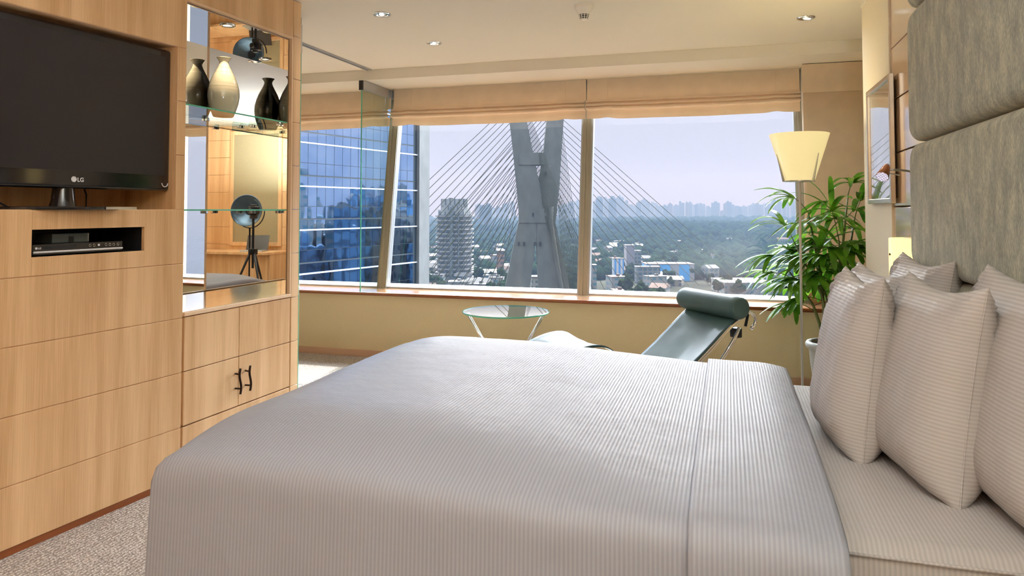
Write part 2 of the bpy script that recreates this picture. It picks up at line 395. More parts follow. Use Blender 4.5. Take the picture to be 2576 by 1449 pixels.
MB().lathe([(.028,-.062), (.024,-.088)], n=24, capt=True).build('sensor_chamber', M_blackm, t, smooth=2)
g = MB()
for k in range(10):
    a = 2*pi*k/10; g.tube([(.035*cos(a), .035*sin(a), -.06), (.026*cos(a), .026*sin(a), -.092)], .0028, 6)
for r, z in ((.032,-.07), (.029,-.081)): g.tube([(r*cos(2*pi*k/24), r*sin(2*pi*k/24), z) for k in range(24)], .0018, 6, closed=True)
g.build('grille', M_white, t)
MB().lathe([(.027,-.09), (.02,-.098), (.001,-.101)], n=24, capb=True).build('tip', M_white, t, smooth=True)

# ------------------------------------------------------------------ panelled wood wall with TV
A1 = atan2(.994, .1076)
def letters(parent, txt, size, loc, rot, name='logo', ext=.0006, m=None):
    cu = bpy.data.curves.new(name, 'FONT'); cu.body = txt; cu.size = size; cu.extrude = ext; cu.offset = size*.02
    o = bpy.data.objects.new(name+'_tmp', cu); COL.objects.link(o)
    dg = bpy.context.evaluated_depsgraph_get(); me = bpy.data.meshes.new_from_object(o.evaluated_get(dg))
    bpy.data.objects.remove(o); me.materials.clear(); me.materials.append(m or M_print)
    q = bpy.data.objects.new(name, me); COL.objects.link(q); q.parent = parent; q.location = loc; q.rotation_euler = rot
    return q
u1 = thing('wood_wall_unit', 'light wood panelled wall unit with television recess and player slot', 'wall unit', (-2.703,3.07,0), A1)
# local: x along the wall away from the viewer, y into the wall, z up
L0 = -4.93
back = MB().box(L0, -.004, .006, .035, 0.012, 1.20).box(L0, -.79, .006, .035, 1.20, 1.315).box(-.235, -.004, .006, .035, 1.20, 1.315).box(L0, -.004, .006, .035, 1.315, 1.40)
back.box(L0, -1.36, .006, .035, 1.40, 2.24).box(-.056, -.004, .006, .035, 1.40, 2.24).box(L0, -.004, .006, .035, 2.24, CE)
back.build('backing_board', M_woodb, u1)
b = MB()
def board(x0, x1, z0, z1): b.rbox(x0, x1, 0, .021, z0+.002, z1-.002, .0015, 1)
for k in range(4): board(L0, -.003, .03 if k == 0 else k*.28, (k+1)*.28)
board(L0, -.785, 1.12, 1.40); board(-.24, -.003, 1.12, 1.40)
b.rbox(-.785, -.24, 0, .021, 1.122, 1.20, .001, 1); b.rbox(-.785, -.24, 0, .021, 1.315, 1.398, .001, 1)
for k in (5,6,7):
    board(L0, -1.36, k*.28, (k+1)*.28); board(-.058, -.003, k*.28, (k+1)*.28)
board(L0, -.003, 2.24, CE-.003)
b.build('panelling', M_wood, u1)
MB().box(L0, -.003, .004, .02, 0, .03).build('plinth', M_woodd, u1)
nb = MB().box(-1.36, -.058, .40, .42, 1.38, 2.26).box(-1.38, -1.36, .021, .42, 1.38, 2.26).box(-.058, -.04, .021, .42, 1.38, 2.26)
nb.box(-1.36, -.058, .021, .42, 1.38, 1.398).box(-1.36, -.058, .021, .42, 2.242, 2.26)
nb.build('television_recess', M_wood, u1)
pn = MB().box(-.79, -.235, .38, .40, 1.18, 1.33).box(-.80, -.785, .021, .40, 1.18, 1.33).box(-.24, -.225, .021, .40, 1.18, 1.33)
pn.box(-.79, -.235, .021, .40, 1.185, 1.20).box(-.79, -.235, .021, .40, 1.315, 1.33)
pn.build('player_recess', M_blackm, u1)
# television: 1.04 m wide, standing on the recess floor
tv = thing('television', 'black flat screen television on a swivel stand in the wood wall recess', 'television', Matrix.Rotation(A1, 4, 'Z') @ Vector((-.585,.05,1.399)) + Vector((-2.703,3.07,0)), A1)
TW = .535
MB().rbox(-TW, TW, 0, .075, .095, .825, .018, 4).build('bezel', M_black, tv, smooth=2)
MB().box(-TW+.04, TW-.04, -.003, .004, .175, .785).build('screen', M_screen, tv)
MB().rbox(-TW+.03, TW-.02, -.006, .01, .1, .107, .002, 2).build('chrome_strip', M_black, tv)
MB().lathe([(.055,0), (.048,.03), (.042,.1)], (0,.05,.015), 28).build('neck', M_black, tv, smooth=True)
def basef(rx, ry, z0, z1):
    m = MB(); n = 40
    m.prism([(rx*cos(2*pi*k/n)*(1 if abs(cos(2*pi*k/n)) < .8 else 1), .05+ry*sin(2*pi*k/n)) for k in range(n)], z0, z1); return m
basef(.27, .15, 0, .014).build('foot', M_black, tv, bevel=.004)
MB().box(.10, .26, -.098, -.09, .001, .013).build('foot_trim', M_chrome, tv)
lg = letters(tv, 'LG', .026, (.028, -.002, .127), (pi/2, 0, 0), 'logo')
r = MB(); r.tube([(.012+.0115*cos(a), -.0025, .137+.0115*sin(a)) for a in [2*pi*k/24 for k in range(24)]], .0016, 6, closed=True)
r.disc((.012, -.0012, .137), .010, (0,1,0), .001)
r.build('round_emblem', M_print, tv)
r = MB(); r.tube([(.5+.018*cos(a), -.002, .135+.018*sin(a)) for a in [pi+pi*k/12 for k in range(13)]], .0025, 6); r.build('power_arc', M_print, tv)
# cables under it
cb = MB(); cb.tube([(-1.12,.30,1.75), (-1.0,.22,1.60), (-.92,.12,1.50), (-.86,.10,1.43), (-.80,.12,1.404)], .004, 8); cb.build('cable', M_blackm, u1, smooth=True); cb = MB()
cb.tube([(-.38,.30,1.60), (-.40,.2,1.47), (-.43,.16,1.41), (-.36,.14,1.404)], .004, 8)
cb.build('cable', M_blackm, u1, smooth=True)
# player
pos = Matrix.Rotation(A1, 4, 'Z') @ Vector((-.545,.035,1.2002)) + Vector((-2.703,3.07,0))
dv = thing('disc_player', 'slim black disc player with silver strip and round buttons in the wall slot', 'disc player', pos, A1)
MB().rbox(-.215, .215, 0, .24, 0.003, .05, .003, 2).build('case', M_black, dv)
MB().rbox(-.213, .213, -.006, .002, .012, .021, .003, 2).build('silver_strip', M_print, dv)
MB().box(-.17, -.02, -.001, .001, .03, .043).build('disc_tray', M_blackm, dv)
for k, x in enumerate((.045, .065, .125, .145, .165, .187)):
    MB().tube([(x+.0055*cos(2*pi*q/14), -.002, .036+.0055*sin(2*pi*q/14)) for q in range(14)], .0013, 6, closed=True).build('button', M_chrome, dv)
MB().box(.085, .094, -.002, .001, .032, .041).build('button', M_print, dv)
letters(dv, 'LG', .011, (-.192, -.002, .030), (pi/2,0,0), 'logo')
MB().disc((-.199, -.001, .034), .005, (0,1,0), .002).build('round_emblem', M_print, dv)
pos = Matrix.Rotation(A1, 4, 'Z') @ Vector((-.545,.10,1.2502)) + Vector((-2.703,3.07,0))
sb = thing('set_top_box', 'small grey box lying on top of the disc player in the wall slot', 'set-top box', pos, A1)
MB().rbox(-.085, .09, 0, .12, .0, .042, .003, 2).build('case', mat('grey_casing', C(92,104,108), .35, var=.1, vscale=(20,20,20)), sb)
MB().box(-.01, .015, -.001, .001, .003, .028).build('sensor_window', M_blackm, sb)
MB().box(.083, .086, -.002, 0, .003, .04).build('edge_strip', M_print, sb)

# ------------------------------------------------------------------ display cabinet
A2 = atan2(.999, .0406)
CO = Vector((-2.705, 3.078, 0))
cab = thing('display_cabinet', 'light wood display cabinet with mirrored niche, glass shelves and double doors', 'cabinet', CO, A2)
W = .876; D = .335; EX = .968
s = MB()
s.rbox(0.004, .891, 0, .022, 2.505, CE-.003, .0015, 1)
s.rbox(.004, .891, .0, .022, .03, .275, .0015, 1)
s.box(.004, .885, .004, .02, 0, .03)
for k in range(10):
    s.rbox(.8925, EX, -.004, .10, max(.0, k*.28)+.0015, min(CE-.003, (k+1)*.28-.0015), .0015, 1)
s.build('facing', M_wood, cab)
s = MB().box(.0, .885, D+.02, D+.04, 0, CE-.01).box(-.0, .012, .022, D+.02, .03, .845).box(.878, .892, .022, D+.02, 0, CE-.01).box(.0, .012, .022, D+.02, .845, CE-.01)
s.box(.012, .878, .022, D+.02, .835, .852)
s.build('carcass', M_wood, cab)
s = MB().rbox(.0, .891, -.006, .02, .845, .866, .003, 2).rbox(.876, .891, -.004, .02, .866, 2.505, .003, 2).rbox(.0, .891, -.004, .02, 2.492, 2.508, .003, 2)
s.build('niche_frame', M_woodb, cab)
M_gloss = wood('polished_niche_floor', C(170,120,66), C(200,150,92), .05, 1)
MB().box(.012, W, .02, D+.01, .852, .860).build('niche_floor', M_gloss, cab)
MB().box(.012, W-.006, D, D+.006, .860, 2.492).build('mirror', M_mirror, cab, label='mirror on the back of the niche')
MB().box(W-.006, W, .022, D, .860, 2.492).build('mirror', M_mirror, cab, label='mirror on the far side of the niche')
MB().box(.012, W-.006, .022, D, 2.486, 2.492).build('mirror', M_mirror, cab, label='mirror overhead in the niche')
for zz in (1.955, 1.397):
    sh = MB().box(.014, W-.008, .028, D-.003, zz-.004, zz+.004).build('shelf', M_gpart, cab, label='clear glass shelf')
    MB().box(.014, W-.008, .024, .028, zz-.004, zz+.004).build('shelf_edge', M_gedge, sh, label='green front edge of the glass shelf')
    for x, y in ((.25,D-.012), (.5,D-.012), (W-.02,D-.05), (W-.02,.08)): MB().rbox(x-.01, x+.01, y-.01, y+.01, zz-.022, zz-.004, .003, 2).build('shelf_clip', M_chrome, sh)
for x0, x1, hx in ((.006,.418,.392), (.422,.889,.475)):
    d = MB().rbox(x0, x1, -.0, .02, .282, .558, .0015, 1).rbox(x0, x1, .0, .02, .562, .84, .0015, 1).build('door', M_wood, cab)
    h = MB(); pts = [(hx, -.036 - .0*cos(k*pi/4), .355+k*.145/14) for k in range(15)]
    pts = [(x+.007*sin((z-.355)/.145*2*pi*1.0), y, z) for x, y, z in pts]
    h.tube(pts, .0065, 8)
    for z in (.385, .468): h.tube([(hx+.007*sin((z-.355)/.145*2*pi), -.036, z), (hx, 0, z)], .005, 8)
    h.build('handle', M_bronze, d, smooth=True)
# light inside the niche
sp = MB().lathe([(.045, 0), (.044, -.006), (.03, -.005), (.028, 0)], (.44,.13,2.486), 28)
rg = sp.build('niche_spotlight', M_chrome, cab, smooth=True)
MB().lathe([(.028,-.001), (.014,-.004), (.001,-.006)], (.44,.13,2.486), 18).build('lens', mat_lens, rg, smooth=True)
L = bpy.data.lights.new('niche_lamp', 'SPOT'); L.shadow_soft_size = 0; L.spot_size = radians(100); L.spot_blend = 1; L.energy = 6; L.color = (1,.85,.62)
lo = bpy.data.objects.new('lamp', L); COL.objects.link(lo); lo.parent = cab; lo.location = (.44,.13,2.475)
# vase on the upper shelf
def vase_mat():
    m, nt, p = newmat('celadon_ivory_glaze'); tc = N(nt, 'ShaderNodeTexCoord')
    sx = N(nt, 'ShaderNodeSeparateXYZ'); nt.links.new(tc.outputs['Object'], sx.inputs[0])
    mp = N(nt, 'ShaderNodeMapping'); mp.inputs['Scale'].default_value = (3,3,130); mp.inputs['Rotation'].default_value = (.06,.03,0); nt.links.new(tc.outputs['Object'], mp.inputs[0])
    a = N(nt, 'ShaderNodeTexNoise', inp={'Scale': 1.0, 'Detail': 2.0}); nt.links.new(mp.outputs[0], a.inputs['Vector'])
    rp = ramp(nt, [(.3, C(214,200,166)), (.65, C(236,226,198))]); nt.links.new(a.outputs['Fac'], rp.inputs[0])
    lw = ramp(nt, [(.0, C(206,204,180)), (1, C(228,228,206))]); nt.links.new(sx.outputs[2], lw.inputs[0])
    mr = N(nt, 'ShaderNodeMapRange', inp={'From Min': .13, 'From Max': .16}); nt.links.new(sx.outputs[2], mr.inputs[0])
    mx = N(nt, 'ShaderNodeMix'); mx.data_type = 'RGBA'; nt.links.new(mr.outputs[0], mx.inputs[0]); nt.links.new(lw.outputs[0], mx.inputs[6]); nt.links.new(rp.outputs[0], mx.inputs[7])
    nt.links.new(mx.outputs[2], p.inputs['Base Color']); p.inputs['Roughness'].default_value = .12; p.inputs['Coat Weight'].default_value = .6; return m
vp = Matrix.Rotation(A2, 4, 'Z') @ Vector((.535,.235,1.9592)) + CO
v = MB()
pr = [(.001,0), (.056,0), (.060,.005), (.072,.035), (.086,.08), (.092,.125), (.090,.165), (.080,.205), (.065,.245), (.047,.28), (.033,.308), (.027,.325), (.0265,.333), (.032,.345), (.040,.356), (.043,.360), (.041,.361), (.036,.357), (.025,.34), (.02,.33)]
v.lathe(pr, n=48)
vo = v.build('vase', vase_mat(), smooth=True); vo.location = vp
tag(vo, 'ivory glazed bottle shaped vase on the upper glass shelf of the cabinet', 'vase')

# ------------------------------------------------------------------ glass partitions and tracks
t = thing('glass_partition', 'fixed glass partition standing on the window sill beside the left window post', 'glass panel', (-3.385, 6.18, .61))
def fp(m, x0, x1):
    m.hexa([(x0, .0, 0), (x1, .0, 0), (x1, .36, 0), (x0, .36, 0)], [(x0, .0, 1.95), (x1, .0, 1.95), (x1, .66, 1.95), (x0, .66, 1.95)]); return m
fp(MB(), -.005, .005).build('sheet', M_gpart, t, fixn=True)
MB().box(-.005, .005, -.005, -.0005, 0, 1.95).build('green_edge', M_gedge, t)
MB().box(-.022, .022, -.004, .68, 1.952, 2.037).build('top_rail', M_alul, t, bevel=.002)
MB().box(-.021, .021, -.022, -.005, 1.945, 2.037).build('rail_end_cap', M_blackm, t, bevel=.002)
t = thing('sliding_glass_panel', 'tall clear glass panel seen edge on beside the display cabinet', 'glass panel', (-2.80, 4.07, 0))
dx, dy = -.075, .30
def sl(m, a, b, z0, z1, w=.005):
    p = Vector((dx,dy,0)).normalized(); q = Vector((-p.y, p.x, 0)); P0 = p*a; P1 = p*b
    m.hexa([P0-q*w+Vector((0,0,z0)), P1-q*w+Vector((0,0,z0)), P1+q*w+Vector((0,0,z0)), P0+q*w+Vector((0,0,z0))],
           [P0-q*w+Vector((0,0,z1)), P1-q*w+Vector((0,0,z1)), P1+q*w+Vector((0,0,z1)), P0+q*w+Vector((0,0,z1))]); return m
sl(MB(), 0, .30, .012, 2.56).build('sheet', M_gpart, t, fixn=True)
sl(MB(), .3003, .307, .012, 2.56).build('green_edge', M_gedge, t, fixn=True)
sl(MB(), .0, .307, 0, .011, .006).build('bottom_seal', M_alul, t, fixn=True)
sl(MB(), .22, .30, 2.50, 2.70, .012).build('hanger_clamp', M_steel, t, fixn=True)
sl(MB(), .24, .29, 2.70, 2.75, .008).build('hanger_bolt', M_blackm, t, fixn=True)
tr = MB().box(-3.325, -3.315, 2.9, YW-.01, CE-.012, CE).box(-3.285, -3.275, 2.9, YW-.01, CE-.012, CE).box(-3.315, -3.285, 2.9, YW-.01, CE-.003, CE)
tag(tr.build('ceiling_track', M_alul), 'grey metal sliding track on the ceiling leading to the glass partition', 'ceiling track')

# ------------------------------------------------------------------ bed
bed = thing('bed', 'king size bed base and mattress under a white striped fitted sheet', 'bed', (-.4, 2.62, 0))
bx = lambda m, *a: m
MB().rbox(-1.12, 1.16, -.76, .78, .05, .34, .02, 3).build('base', M_base, bed, smooth=2)
for sx in (-1.0, 1.05):
    for sy in (-.65, .68): MB().cyl((sx, sy, 0), (sx, sy, .05), .03, 16).build('leg', M_blackm, bed)
MB().rbox(-1.10, 1.18, -.78, .82, .342, .63, .055, 5).build('mattress', M_sheet, bed, smooth=2)
mt = MB()
mt.tube([(.64,-.782,.605), (.9,-.783,.605), (1.17,-.782,.605)], .004, 8); mt.build('piping', M_sheet, bed, smooth=True)

def duvet_top(x, y):
    """height of the duvet upper surface over the bed (bed-plan coordinates)"""
    ex = min(1, max(0, (x+1.62)/.30)); ey0 = min(1, max(0, (y-1.70)/.42)); ey1 = min(1, max(0, (3.50-y)/.35))
    s = lambda q: 1-(1-q)**2.4
    hd_ = min(1, max(0, (x+.9)/.8))
    z = .68 + .098*s(ex)*s(ey0) * (.6+.4*s(ey1))*(1-.66*hd_) - .014*hd_
    z += .006*noise.noise(Vector((x*2.2, y*2.2, 0))) + .0025*noise.noise(Vector((x*9, y*5, 3)))
    return z
def drape(x0, x1, y0, y1, zb, ztop, rr, off, foot=True, nu=110, nv=90, th=0):
    """cloth over the bed: overhangs at near, far and foot sides"""
    def path(t, a, b, over):           # returns plan coord, drop
        return t
    lenx = x1-x0; leny = y1-y0; ov = .62
    def edge(d):                        # d = overhang distance -> (outward, drop)
        q = rr*pi/2
        if d <= 0: return 0, 0
        if d < q: a = d/rr; return rr*sin(a), rr*(1-cos(a))
        return rr+.01*(d-q), rr+(d-q)
    def fn(u, v):
        ax = (-ov + u*(lenx+ov)) if foot else u*lenx
        by = -ov + v*(leny+2*ov)
        dxo = -ax if ax < 0 else 0; dyn = -by if by < 0 else 0; dyf = by-leny if by > leny else 0
        ox, zx = edge(dxo); on, zn = edge(dyn); of, zf = edge(dyf)
        X = x0 + max(0, ax) - ox; Y = y0 + min(leny, max(0, by)) - on + of
        drop = max(zx, zn, zf)
        if zx > 0 and (zn > 0 or zf > 0):
            drop = max(zx, zn, zf) + .25*min(zx, max(zn, zf)) * (1 if max(zx,zn,zf) < .12 else .3)
        top = ztop(min(max(X, x0), x1), min(max(Y, y0), y1))
        z = max(zb, top-drop+off)
        if drop > rr:   # soft folds in the hang
            k = min(1, (drop-rr)/.4)
            wv = .010*k*noise.noise(Vector((X*2.6, Y*2.6, 5)))*2 + .004*k*sin(X*7+Y*6)
            if zn > 0 and zn >= zx: Y += wv - .01*k
            elif zf > 0: Y -= wv
            if zx >= max(zn, zf): X += wv
        return Vector((X, Y, z))
    return MB().grid(fn, nu, nv)
dvt = thing('duvet', 'white satin striped duvet spread over the bed and hanging down its sides', 'duvet', (-.6, 2.6, .70))
def to(o, base): o.data.transform(Matrix.Translation(-Vector(base)))
d = drape(-1.53, .10, 1.76, 3.44, .10, duvet_top, .065, 0)
o = d.build('cover', M_duvet, dvt, smooth=True, solid=.01); to(o, (-.6,2.6,.70))
def fold_top(x, y): return duvet_top(min(x, .1), y) + .006 - max(0, (x-.10)/.14)**2*.02
d = drape(-.095, .24, 1.755, 3.445, .10, fold_top, .07, 0, foot=False, nu=24, nv=120)
o = d.build('turned_down_band', M_duvet, dvt, smooth=True, solid=-.012, label='turned down band of the top sheet'); to(o, (-.6,2.6,.70))

# pillows
def pillow(w, h, th, label, loc, rot, seed):
    t = thing('pillow', label, 'pillow', loc, 0, 'white striped pillows at the head of the bed')
    t.rotation_euler = rot
    rr = random.Random(seed); n = 34
    def surf(side):
        def fn(uu, vv):
            u = uu*2-1; v = vv*2-1
            # denser near the rim
            u = sin(u*pi/2); v = sin(v*pi/2)
            px = w/2*u*(1-.075*(1-v*v)); top = .13 if v > 0 else .04
            pz = h/2*v*(1-top*(1-u*u)*(abs(v)))
            prof = ((1-abs(u)**4.5)*(1-abs(v)**2.6 if v > 0 else 1-abs(v)**5))
            t_ = th/2*max(0, prof)**.50
            belly = 1+.16*(-v)
            c = max(0, abs(u)-.35)*max(0, v-.2)
            wr = .020*c*sin((u*w+v*h*.7)*85+seed)*2 + .004*noise.noise(Vector((u*4+seed, v*4, side)))
            wr += .006*max(0, v-.4)*sin(u*24+seed+2*v)*(1-abs(u)*.6)
            return Vector((side*(t_*belly + wr*min(1, prof*6)), px, pz+h/2*.97))
        return fn
    m = MB(); m.grid(surf(-1), n, n); m.grid(surf(1), n, n, flip=True)
    bm = bmesh.new(); me = bpy.data.meshes.new('x'); me.from_pydata(m.v, [], m.f); bm.from_mesh(me)
    bmesh.ops.remove_doubles(bm, verts=bm.verts, dist=.0006); m2 = MB(); m2.bm(bm)
    m2.build('case', M_pill, t, smooth=True, fixn=True)
    # piped side seam
    s = MB(); pts = []
    for k in range(25):
        v = sin((k/24*2-1)*pi/2*.97); pts.append((0, -w/2*(1-.075*(1-v*v))-.0005, h/2*v*(1)+h/2*.97))
    s.tube(pts, .0026, 6); s.build('seam', M_pill, t, smooth=True)
    return t
ZM = .632
pillow(.60, .60, .20, 'pillow leaning on the headboard at the far end, furthest from the viewer', (.665,3.18,ZM), (0,radians(8),radians(4)), 1)
pillow(.62, .62, .20, 'large pillow at the right edge of the photo, against the headboard', (.69,2.17,ZM), (0,radians(8),radians(5)), 2)
pillow(.58, .56, .19, 'pillow half hidden behind the frontmost one, second from the far side', (.49,3.08,ZM), (0,radians(9),radians(8)), 3)
pillow(.50, .585, .21, 'tallest looking middle pillow with the sharp near corner on the sheet', (.525,2.37,ZM-.004), (0,radians(8),radians(9)), 4)
pillow(.47, .58, .185, 'frontmost pillow standing closest to the turned down sheet', (.362,2.64,ZM-.006), (0,radians(7),radians(5)), 5)

# headboard: stacked upholstered cushions
hb = thing('headboard', 'tall grey green upholstered headboard of stacked horizontal cushions', 'headboard', (.80, 2.0, 0))
def cushion(z0, z1):
    y0, y1 = -1.55, 1.60; h = z1-z0
    def outline(t):
        # superellipse-ish rounded rectangle in (y,z)
        pass
    bm = bmesh.new(); bmesh.ops.create_cube(bm, size=1)
    for v in bm.verts: v.co = Vector((.006+.058*(v.co.x), (y0+y1)/2+v.co.y*(y1-y0), (z0+z1)/2+v.co.z*(h-.004)))
    ed = [e for e in bm.edges if abs((e.verts[0].co-e.verts[1].co).x) > .01]
    bmesh.ops.bevel(bm, geom=ed, offset=.085, segments=8, profile=.5, affect='EDGES')
    fr = [e for e in bm.edges if all(v.co.x < -.02 for v in e.verts) and len(e.link_faces) == 2 and any(abs(f.normal.x) < .5 for f in e.link_faces)]
    bmesh.ops.bevel(bm, geom=fr, offset=.045, segments=7, profile=.5, affect='EDGES')
    return MB().bm(bm)
for z0, z1 in ((.02,.575), (.577,1.134), (1.137,1.694), (1.697,2.285), (2.288,2.74)):
    cushion(z0, z1).build('cushion', M_head, hb, smooth=2)

# wall sconce between pier and headboard
sc = thing('wall_sconce', 'yellow lit half drum wall lamp between the headboard and the beige pier', 'wall lamp', (.848, 3.93, .93))
M_shade = mat('lit_yellow_shade', C(236,214,120), .5, var=.03, vscale=(30,30,2), emis=(1,.84,.42), estr=.6)
def shf(u, v):
    a = pi*.5 + u*pi; return Vector((.085*cos(a), .105*sin(a), v*.33))
MB().grid(shf, 30, 2).build('shade', M_shade, sc, smooth=True, solid=.003)
g = MB()
for k in range(19):
    a = pi*.5+pi*k/18; g.tube([(.0875*cos(a), .1075*sin(a), .002), (.0875*cos(a), .1075*sin(a), .328)], .0018, 6)
g.build('ribs', M_shade, sc)
MB().box(-.004, 0, -.105, .105, -.0, .33).build('back_plate', M_white, sc)
MB().disc((-.089, -.015, .25), .006, (1,0,0), .006).build('screw', M_bronze, sc)
m = MB(); m.prism([(.082*cos(pi*.5+pi*k/20), .10*sin(pi*.5+pi*k/20)) for k in range(21)], .318, .322); m.build('diffuser', M_shade, sc)
L = bpy.data.lights.new('sconce_bulb', 'POINT'); L.energy = .35; L.color = (1,.82,.5); L.shadow_soft_size = .03
lo = bpy.data.objects.new('bulb', L); COL.objects.link(lo); lo.parent = sc; lo.location = (-.04,0,.20)

# reading lamp
rl = thing('reading_lamp', 'small copper coloured reading spotlight on a swing arm by the headboard', 'reading lamp', (.82, 3.63, 1.57))
MB().tube([(.018,0,0), (-.02,-.01,.0), (-.06,-.06,.004), (-.10,-.09,.006), (-.13,-.10,.008)], .005, 10).build('arm', M_steel, rl, smooth=True)
hd = Vector((-.15,-.10,.0)); axd = Vector((-.32,-.62,-.50)).normalized()
MB().lathe([(.004,-.05), (.011,-.045), (.018,-.025), (.022,.01), (.027,.042), (.025,.046)], hd, 28, ax=axd).build('head', mat('copper', C(190,130,96), .3, .8, var=.05, vscale=(20,20,20)), rl, smooth=True)
MB().disc(hd+axd*.043, .0245, axd, .003).build('led_face', mat('led_face', C(225,215,240), .3, var=.02, vscale=(9,9,9), emis=(.85,.8,1), estr=.55), rl)
g = MB(); q = Vector((0,0,1)).rotation_difference(axd).to_matrix()
for i in range(-2, 3):
    for j in range(-2, 3):
        if i*i+j*j < 6: g.tube([hd+axd*.0452+q@Vector((i*.0095+.003*cos(a), j*.0095+.003*sin(a), 0)) for a in [2*pi*k/10 for k in range(10)]], .0009, 5, closed=True)
g.build('led_rings', M_bronze, rl)
MB().tube([hd+Vector((.0,0,-.005)), hd+Vector((.06,.0,-.018))], .0028, 8).build('lever', M_steel, rl)

# picture
pc = thing('framed_picture', 'silver framed picture with reflecting glass on the beige pier', 'picture', (XR, 4.475, 1.775))
hw, hh = .327, .342
f = MB()
for a in ((-hw,-hh,-hw+.028,hh), (hw-.028,-hh,hw,hh), (-hw+.028,-hh,hw-.028,-hh+.028), (-hw+.028,hh-.028,hw-.028,hh)):
    f.rbox(-.026, -.001, a[0], a[2], a[1], a[3], .004, 2)
f.build('frame', mat('silver_frame', C(206,198,184), .25, .7, var=.03, vscale=(20,20,20)), pc)
MB().box(-.010, -.004, -hw+.026, hw-.026, -hh+.026, hh-.026).build('print', mat('pale_print', C(205,205,200), .06, coat=1, var=.12, vscale=(6,6,6)), pc)
MB().box(-.016, -.0125, -hw+.027, hw-.027, -hh+.027, hh-.027).build('glazing', glassmat('picture_glass', (.95,.96,.95), 1, 2.1), pc)

# ------------------------------------------------------------------ floor lamp
fl = thing('floor_lamp', 'tall floor lamp with a glowing inverted cone shade and thin steel pole', 'floor lamp', (.435, 4.86, 0))
M_gls = mat('lit_opal_shade', C(240,228,170), .35, var=.02, vscale=(4,4,4), coat=.4, emis=(1,.84,.42), estr=.33)
MB().lathe([(.087,1.581), (.091,1.585), (.181,1.876), (.179,1.878), (.087,1.593)], n=56).build('shade', M_gls, fl, smooth=2)
MB().disc((0,0,1.579), .092, t=.006, n=40).build('shade_plate', M_steel, fl)
for k in range(3):
    a = radians(196+120*k); ca, sa = cos(a), sin(a)
    g = MB(); g.hexa([((r_)*ca-q_*sa, r_*sa+q_*ca, 1.575) for r_, q_ in ((.092,.0035), (.092,-.0035), (.107,-.0035), (.107,.0035))],
                     [((r_)*ca-q_*sa, r_*sa+q_*ca, 1.75) for r_, q_ in ((.140,.002), (.140,-.002), (.144,-.002), (.144,.002))])
    g.build('fin', M_steel, fl, fixn=True)
MB().cyl((0,0,.02), (0,0,1.578), .0075, 16).build('pole', M_steel, fl, smooth=2)
MB().lathe([(.15,0), (.15,.012), (.14,.018), (.012,.024)], n=40, capb=True).build('base', M_steel, fl, smooth=2)
L = bpy.data.lights.new('floor_lamp_bulb', 'POINT'); L.energy = 2.5; L.color = (1,.9,.72); L.shadow_soft_size = .05
lo = bpy.data.objects.new('bulb', L); COL.objects.link(lo); lo.parent = fl; lo.location = (0,0,1.80)

# ------------------------------------------------------------------ side table
tb = thing('side_table', 'round glass topped side table on chrome hairpin legs under the window', 'side table', (-1.68, 5.40, 0))
MB().lathe([(.336,.592), (.340,.596), (.340,.600), (.336,.604)], n=72, capb=True, capt=True).build('glass_top', M_gtab, tb, smooth=2)
MB().lathe([(.3402,.592), (.3425,.5945), (.3425,.6015), (.3402,.604)], n=72).build('glass_edge', M_gedge, tb, smooth=True)
for a0 in (radians(203), radians(10)):
    g = MB()
    for da, rb in ((-.16, .30), (-.03, .31), (.11, .31)):
        g.tube([(rb*cos(a0+da), rb*sin(a0+da), .588), (.035*cos(a0+da*2), .035*sin(a0+da*2), .13)], .0075, 10)
    g.tube([(.305*cos(a0+d), .305*sin(a0+d), .586) for d in (-.18, -.03, .13)], .006, 8)
    g.build('leg', M_chrome, tb, smooth=True)
MB().lathe([(.18,0), (.18,.010), (.06,.03), (.045,.14), (.001,.145)], n=40, capb=True).build('base', M_chrome, tb, smooth=2)

# ------------------------------------------------------------------ chaise longue
CH = thing('chaise_longue', 'dark green leather chaise longue with chrome tube frame and bolster headrest', 'chaise longue', (-.055, 4.93, 0), atan2(-.62,-.78))
prof = [(-.02,.79), (.04,.755), (.12,.70), (.24,.60), (.38,.49), (.52,.395), (.63,.35), (.72,.365), (.79,.41), (.86,.50), (.93,.575), (1.01,.622), (1.11,.625), (1.24,.59), (1.38,.51), (1.50,.42)]
def crv(q):
    q = min(max(q, 0), .99999)*(len(prof)-1); i = int(q); t = q-i
    P = [prof[max(0, i-1)], prof[i], prof[min(i+1, len(prof)-1)], prof[min(i+2, len(prof)-1)]]
    return [.5*((2*P[1][k])+(-P[0][k]+P[2][k])*t+(2*P[0][k]-5*P[1][k]+4*P[2][k]-P[3][k])*t*t+(-P[0][k]+3*P[1][k]-3*P[2][k]+P[3][k])*t**3) for k in (0,1)]
HWd = .255
def sling(u, v):
    x, z = crv(u); y = (v-.5)*2*HWd
    z += -.018*(1-(2*v-1)**2) + .003*noise.noise(Vector((x*9, y*9, 0))) - .004*abs(sin(y*8+x*3))*(1 if x < .6 else 0)
    return Vector((x, y, z))
MB().grid(sling, 90, 22, flip=True).build('leather_sling', M_leather, CH, smooth=True, solid=.014)
